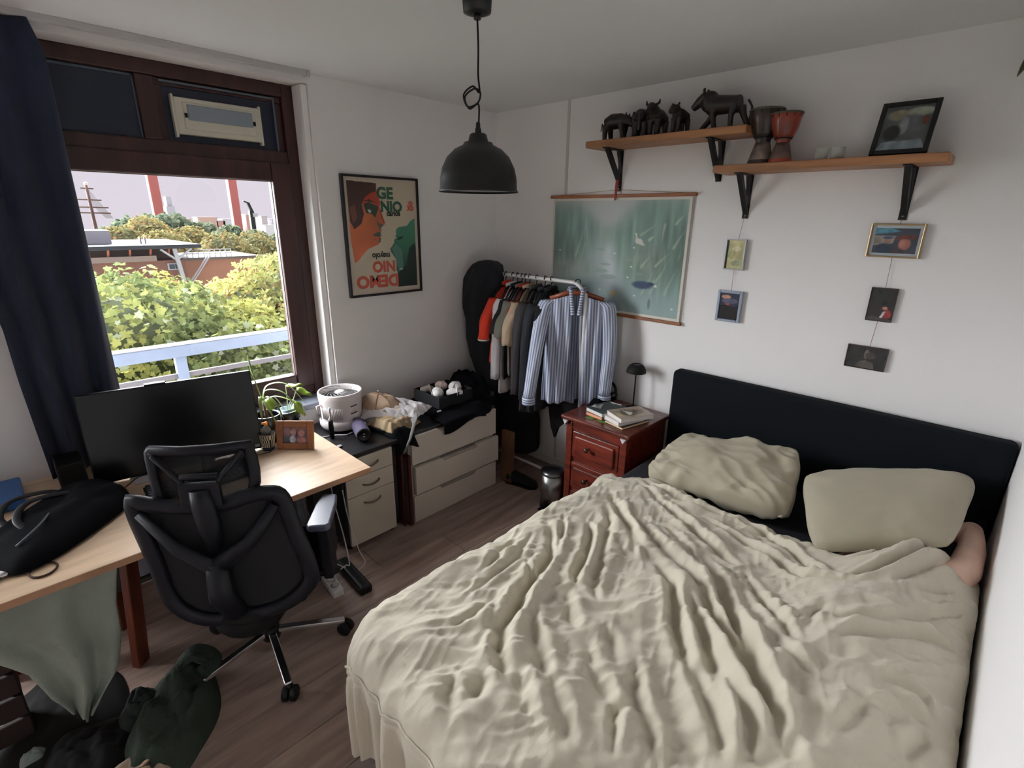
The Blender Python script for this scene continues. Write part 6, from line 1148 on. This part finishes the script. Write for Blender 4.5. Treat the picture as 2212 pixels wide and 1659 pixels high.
for k,(y,z,r) in enumerate(((19,-1.4,4.2),(26,-.6,4.6),(32,-1.6,3.6),(37,-1.8,3.2),(42,-3.0,3.4),(46.5,-3.8,3.2),(51,-4.6,3.2),(57,-4.2,3.6),(23,.1,3.6))):
    z-=1.3; r*=.9; X_=-120-(k%3)*17; f_=(2.96-X_)/122.96; y=-2.88+(y+2.88)*f_; z=1.88+(z-1.88)*f_; r*=f_
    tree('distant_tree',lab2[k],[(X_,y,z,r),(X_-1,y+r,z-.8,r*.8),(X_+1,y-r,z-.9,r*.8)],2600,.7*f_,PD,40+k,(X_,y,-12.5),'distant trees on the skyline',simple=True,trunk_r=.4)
gd=struct(MB().box(-420,-1.6,-160,300,-13,-12.5).build('ground',mat('far_ground',(150,152,140),.95)))
# balcony
RL=mat('painted_rail',(112,124,144),.5,var=.05,vscale=5); RT_=mat('rail_top_worn',(136,136,140),.7,c2=(110,114,118),vscale=22)
bc=thing('balcony_railing','pale blue grey metal balcony railing outside the window','railing',(-1.2,-2.0,-.15))
MB().box(-1.25,-1.15,-5,2.2,.905,.990).build('top_rail',RL,bc,bevel=.006); MB().box(-1.252,-1.148,-5,2.2,.9902,.995).build('rail_capping',RT_,bc)
for y_ in (-3.5,-2.0,-.5,1.0): MB().box(-1.235,-1.175,y_-.035,y_+.035,-.15,.905).build('post',RL,bc,bevel=.004)
LB2=mat('bar_grey',(96,92,96),.6)
MB().box(-1.215,-1.195,-5,2.2,.742,.778).build('bar',LB2,bc); MB().box(-1.215,-1.195,-5,2.2,.50,.535).build('bar',LB2,bc); 
WB=mat('weathered_board',(124,116,118),.7,var=.12,vscale=4,stretch=(4,.5,4))
tag(MB().box(-.62,-.50,-1.93,.2,-.15,.735).build('planter_box',WB,bevel=.006),'weathered grey wooden planter board outside below the window','planter')
struct(MB().box(-1.3,-.28,-5,2.2,-.35,-.15).build('trim_4',mat('balcony_concrete',(150,150,148),.85)))
# brick building
BR=mat('brick_wall',(132,92,80),.9,var=.12,vscale=14,stretch=(1,1,3)); DRF=mat('roof_dark',(46,50,60),.6); WHT=mat('white_metal',(182,182,190),.5)
bd=thing('brick_building','low brick building with a dark flat overhanging roof beyond the trees','building',(-48,7,-12.5))
MB().box(-54,-44.6,1.0,8.8,-12.5,-1.62).build('wall',BR,bd); MB().box(-53,-47,2.0,9.0,-1.6,-.72).build('upper_wall',mat('upper_wall',(120,96,88),.8),bd)
MB().box(-55,-44,1.0,10.0,-.72,-.42).build('roof',DRF,bd,bevel=.05); MB().box(-44.9,-44.4,1.0,6.9,-1.62,-1.22).build('parapet',mat('parapet',(150,130,124),.7),bd)
for y_ in (2.6,4.0,5.3,6.6,7.8): MB().beam((-44.8,y_,-1.3),(-44.3,y_,-.7),.12,.12).build('roof_strut',mat('strut_red',(186,100,76),.6),bd)
MB().beam((-44.3,8.5,-4),(-44.3,8.15,-.72),.28,.28).build('white_column',WHT,bd); MB().beam((-44.3,8.2,-1.6),(-44.2,9.3,-.75),.14,.14).beam((-44.3,8.2,-1.6),(-44.2,7.2,-.75),.14,.14).build('column_arm',WHT,bd)
w_=MB().box(-44.62,-44.5,7.55,8.35,-2.35,-1.85).build('window',WHT,bd); MB().box(-44.55,-44.45,7.65,8.0,-2.28,-1.92).box(-44.55,-44.45,8.05,8.28,-2.28,-1.92).build('pane',mat('far_glass',(60,72,84),.2),w_)
MB().box(-52,-45.5,8.9,14.5,-12.5,-1.75).build('wing_wall',mat('brick_wing',(170,120,100),.9),bd); MB().box(-52.3,-45.2,8.8,14.8,-1.75,-1.55).build('wing_roof',mat('wing_roof',(104,92,92),.7),bd)
m=MB()
for k in range(9): m.tube([(-45.4,9.2+k*.42,-1.55),(-45.4,9.2+k*.42,-.95)],.03,5)
for z_ in (-.95,-1.25): m.tube([(-45.4,9.2,z_),(-45.4,12.6,z_)],.035,5)
m.tube([(-44.6,8.9,-3.4),(-45.0,10.6,-1.4)],.06,5).tube([(-44.6,9.1,-3.4),(-45.0,10.8,-1.4)],.06,5); m.build('roof_handrail',WHT,bd)
MB().box(-50,-47,2.4,4.75,-.42,.58).build('roof_box',mat('roof_box_white',(190,188,196),.5),bd,bevel=.03)
MB().box(-46.4,-46.2,6.4,6.5,-.42,.1).box(-46.4,-46.2,6.7,6.8,-.42,.1).build('roof_vent',WHT,bd)
# masts
RDM=mat('mast_red_hazed',(190,104,102),.6)  # red made paler, haze is put into the mast colour
for k,(y_,lb) in enumerate(((30.9,'left of the two tall haze-paled red masts on the skyline'),(48.6,'right of the two tall haze-paled red masts on the skyline'))):
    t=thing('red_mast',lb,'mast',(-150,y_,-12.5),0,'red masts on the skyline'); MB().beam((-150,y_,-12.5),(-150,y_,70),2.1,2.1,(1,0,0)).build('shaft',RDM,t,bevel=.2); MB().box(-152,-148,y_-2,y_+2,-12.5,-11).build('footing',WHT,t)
bpn=thing('black_pole','black lattice pole with a bent top near the right red mast','pole',(-150,52.6,-12.5)); MB().beam((-150,52.6,-12.5),(-150,52.6,2.8),1.1,1.1,(1,0,0)).build('shaft',BLACK,bpn); MB().beam((-150,52.8,2.6),(-150,52.0,4.9),.7,.7,(1,0,0)).beam((-150,52.2,4.8),(-150,50.9,5.2),.35,.35,(1,0,0)).build('arm',BLACK,bpn); MB().box(-150.5,-149,52.7,53.9,1.2,2.2).build('cabinet',WHT,bpn)
sm=thing('ship_mast','tall ship mast with yards and rigging at the left skyline','mast',(-150,18.1,-12.5)); MB().tube([(-150,18.1,-12.5),(-150,18.1,8)],[.5,.28],7).build('pole',mat('mast_brown',(96,70,66),.7),sm)
m=MB()
for z_,w2 in ((7.0,1.2),(4.6,2.2),(3.0,3.2),(1.8,3.4)): m.tube([(-150,18.1-w2,z_),(-150,18.1+w2,z_-.1)],.16,5)
m.build('yard',mat('mast_brown',(96,70,66)),sm); m=MB()
for q in range(7): m.tube([(-150,18.1+.2,6.8-q*.5),(-150,18.1+3.6-q*.2,.6)],.05,4)
m.build('rigging',mat('rig_grey',(130,124,128),.7),sm); MB().ell((-150,18.1,7.9),(.4,.4,.4)).build('mast_light',mat('mast_light',(240,200,190),.4),sm)
PALE=[mat('hazed_block_%d'%k,c,.8) for k,c in enumerate([(178,166,172),(190,156,148),(190,188,196),(164,162,174),(176,136,130)])]  # skyline and tower colours lightened to paint in distance haze
ft=thing('distant_tower','faint grey office tower on the horizon between the red masts','building',(-380,88,-12.5)); MB().box(-384,-376,85.5,90,-12.5,6).build('lower_block',PALE[3],ft); MB().box(-383,-377,86.4,89.2,6,11.5).build('upper_block',PALE[3],ft)
sky=[(-300,66,6,1.2,2),(-300,74,5,.2,1),(-300,84,9,1.0,1),(-300,95,8,.2,2),(-300,104,3,2.6,4),(-300,112,3,1.8,0),(-260,100,7,-2.2,2),(-300,119,6,.4,3),(-300,60,4,.2,0),(-220,92,6,-3.6,2),(-300,90,4,-.4,4)]
wh=['low pale block','pink grey block','wide peach coloured block','long white low block','slim salmon tower','slim grey tower','white low hall','grey blue block','small mauve block','white gabled shed','small red roofed block']
pl=['just right of the first mast','below the faint tower','in the middle of the skyline','between middle and second mast','right of the black pole','beside the salmon tower','behind the second mast foot','at the right skyline end','nearest the first mast','low beside the black pole','in the middle tree gap']
for k,(x,y,w2,zt,c) in enumerate(sky):
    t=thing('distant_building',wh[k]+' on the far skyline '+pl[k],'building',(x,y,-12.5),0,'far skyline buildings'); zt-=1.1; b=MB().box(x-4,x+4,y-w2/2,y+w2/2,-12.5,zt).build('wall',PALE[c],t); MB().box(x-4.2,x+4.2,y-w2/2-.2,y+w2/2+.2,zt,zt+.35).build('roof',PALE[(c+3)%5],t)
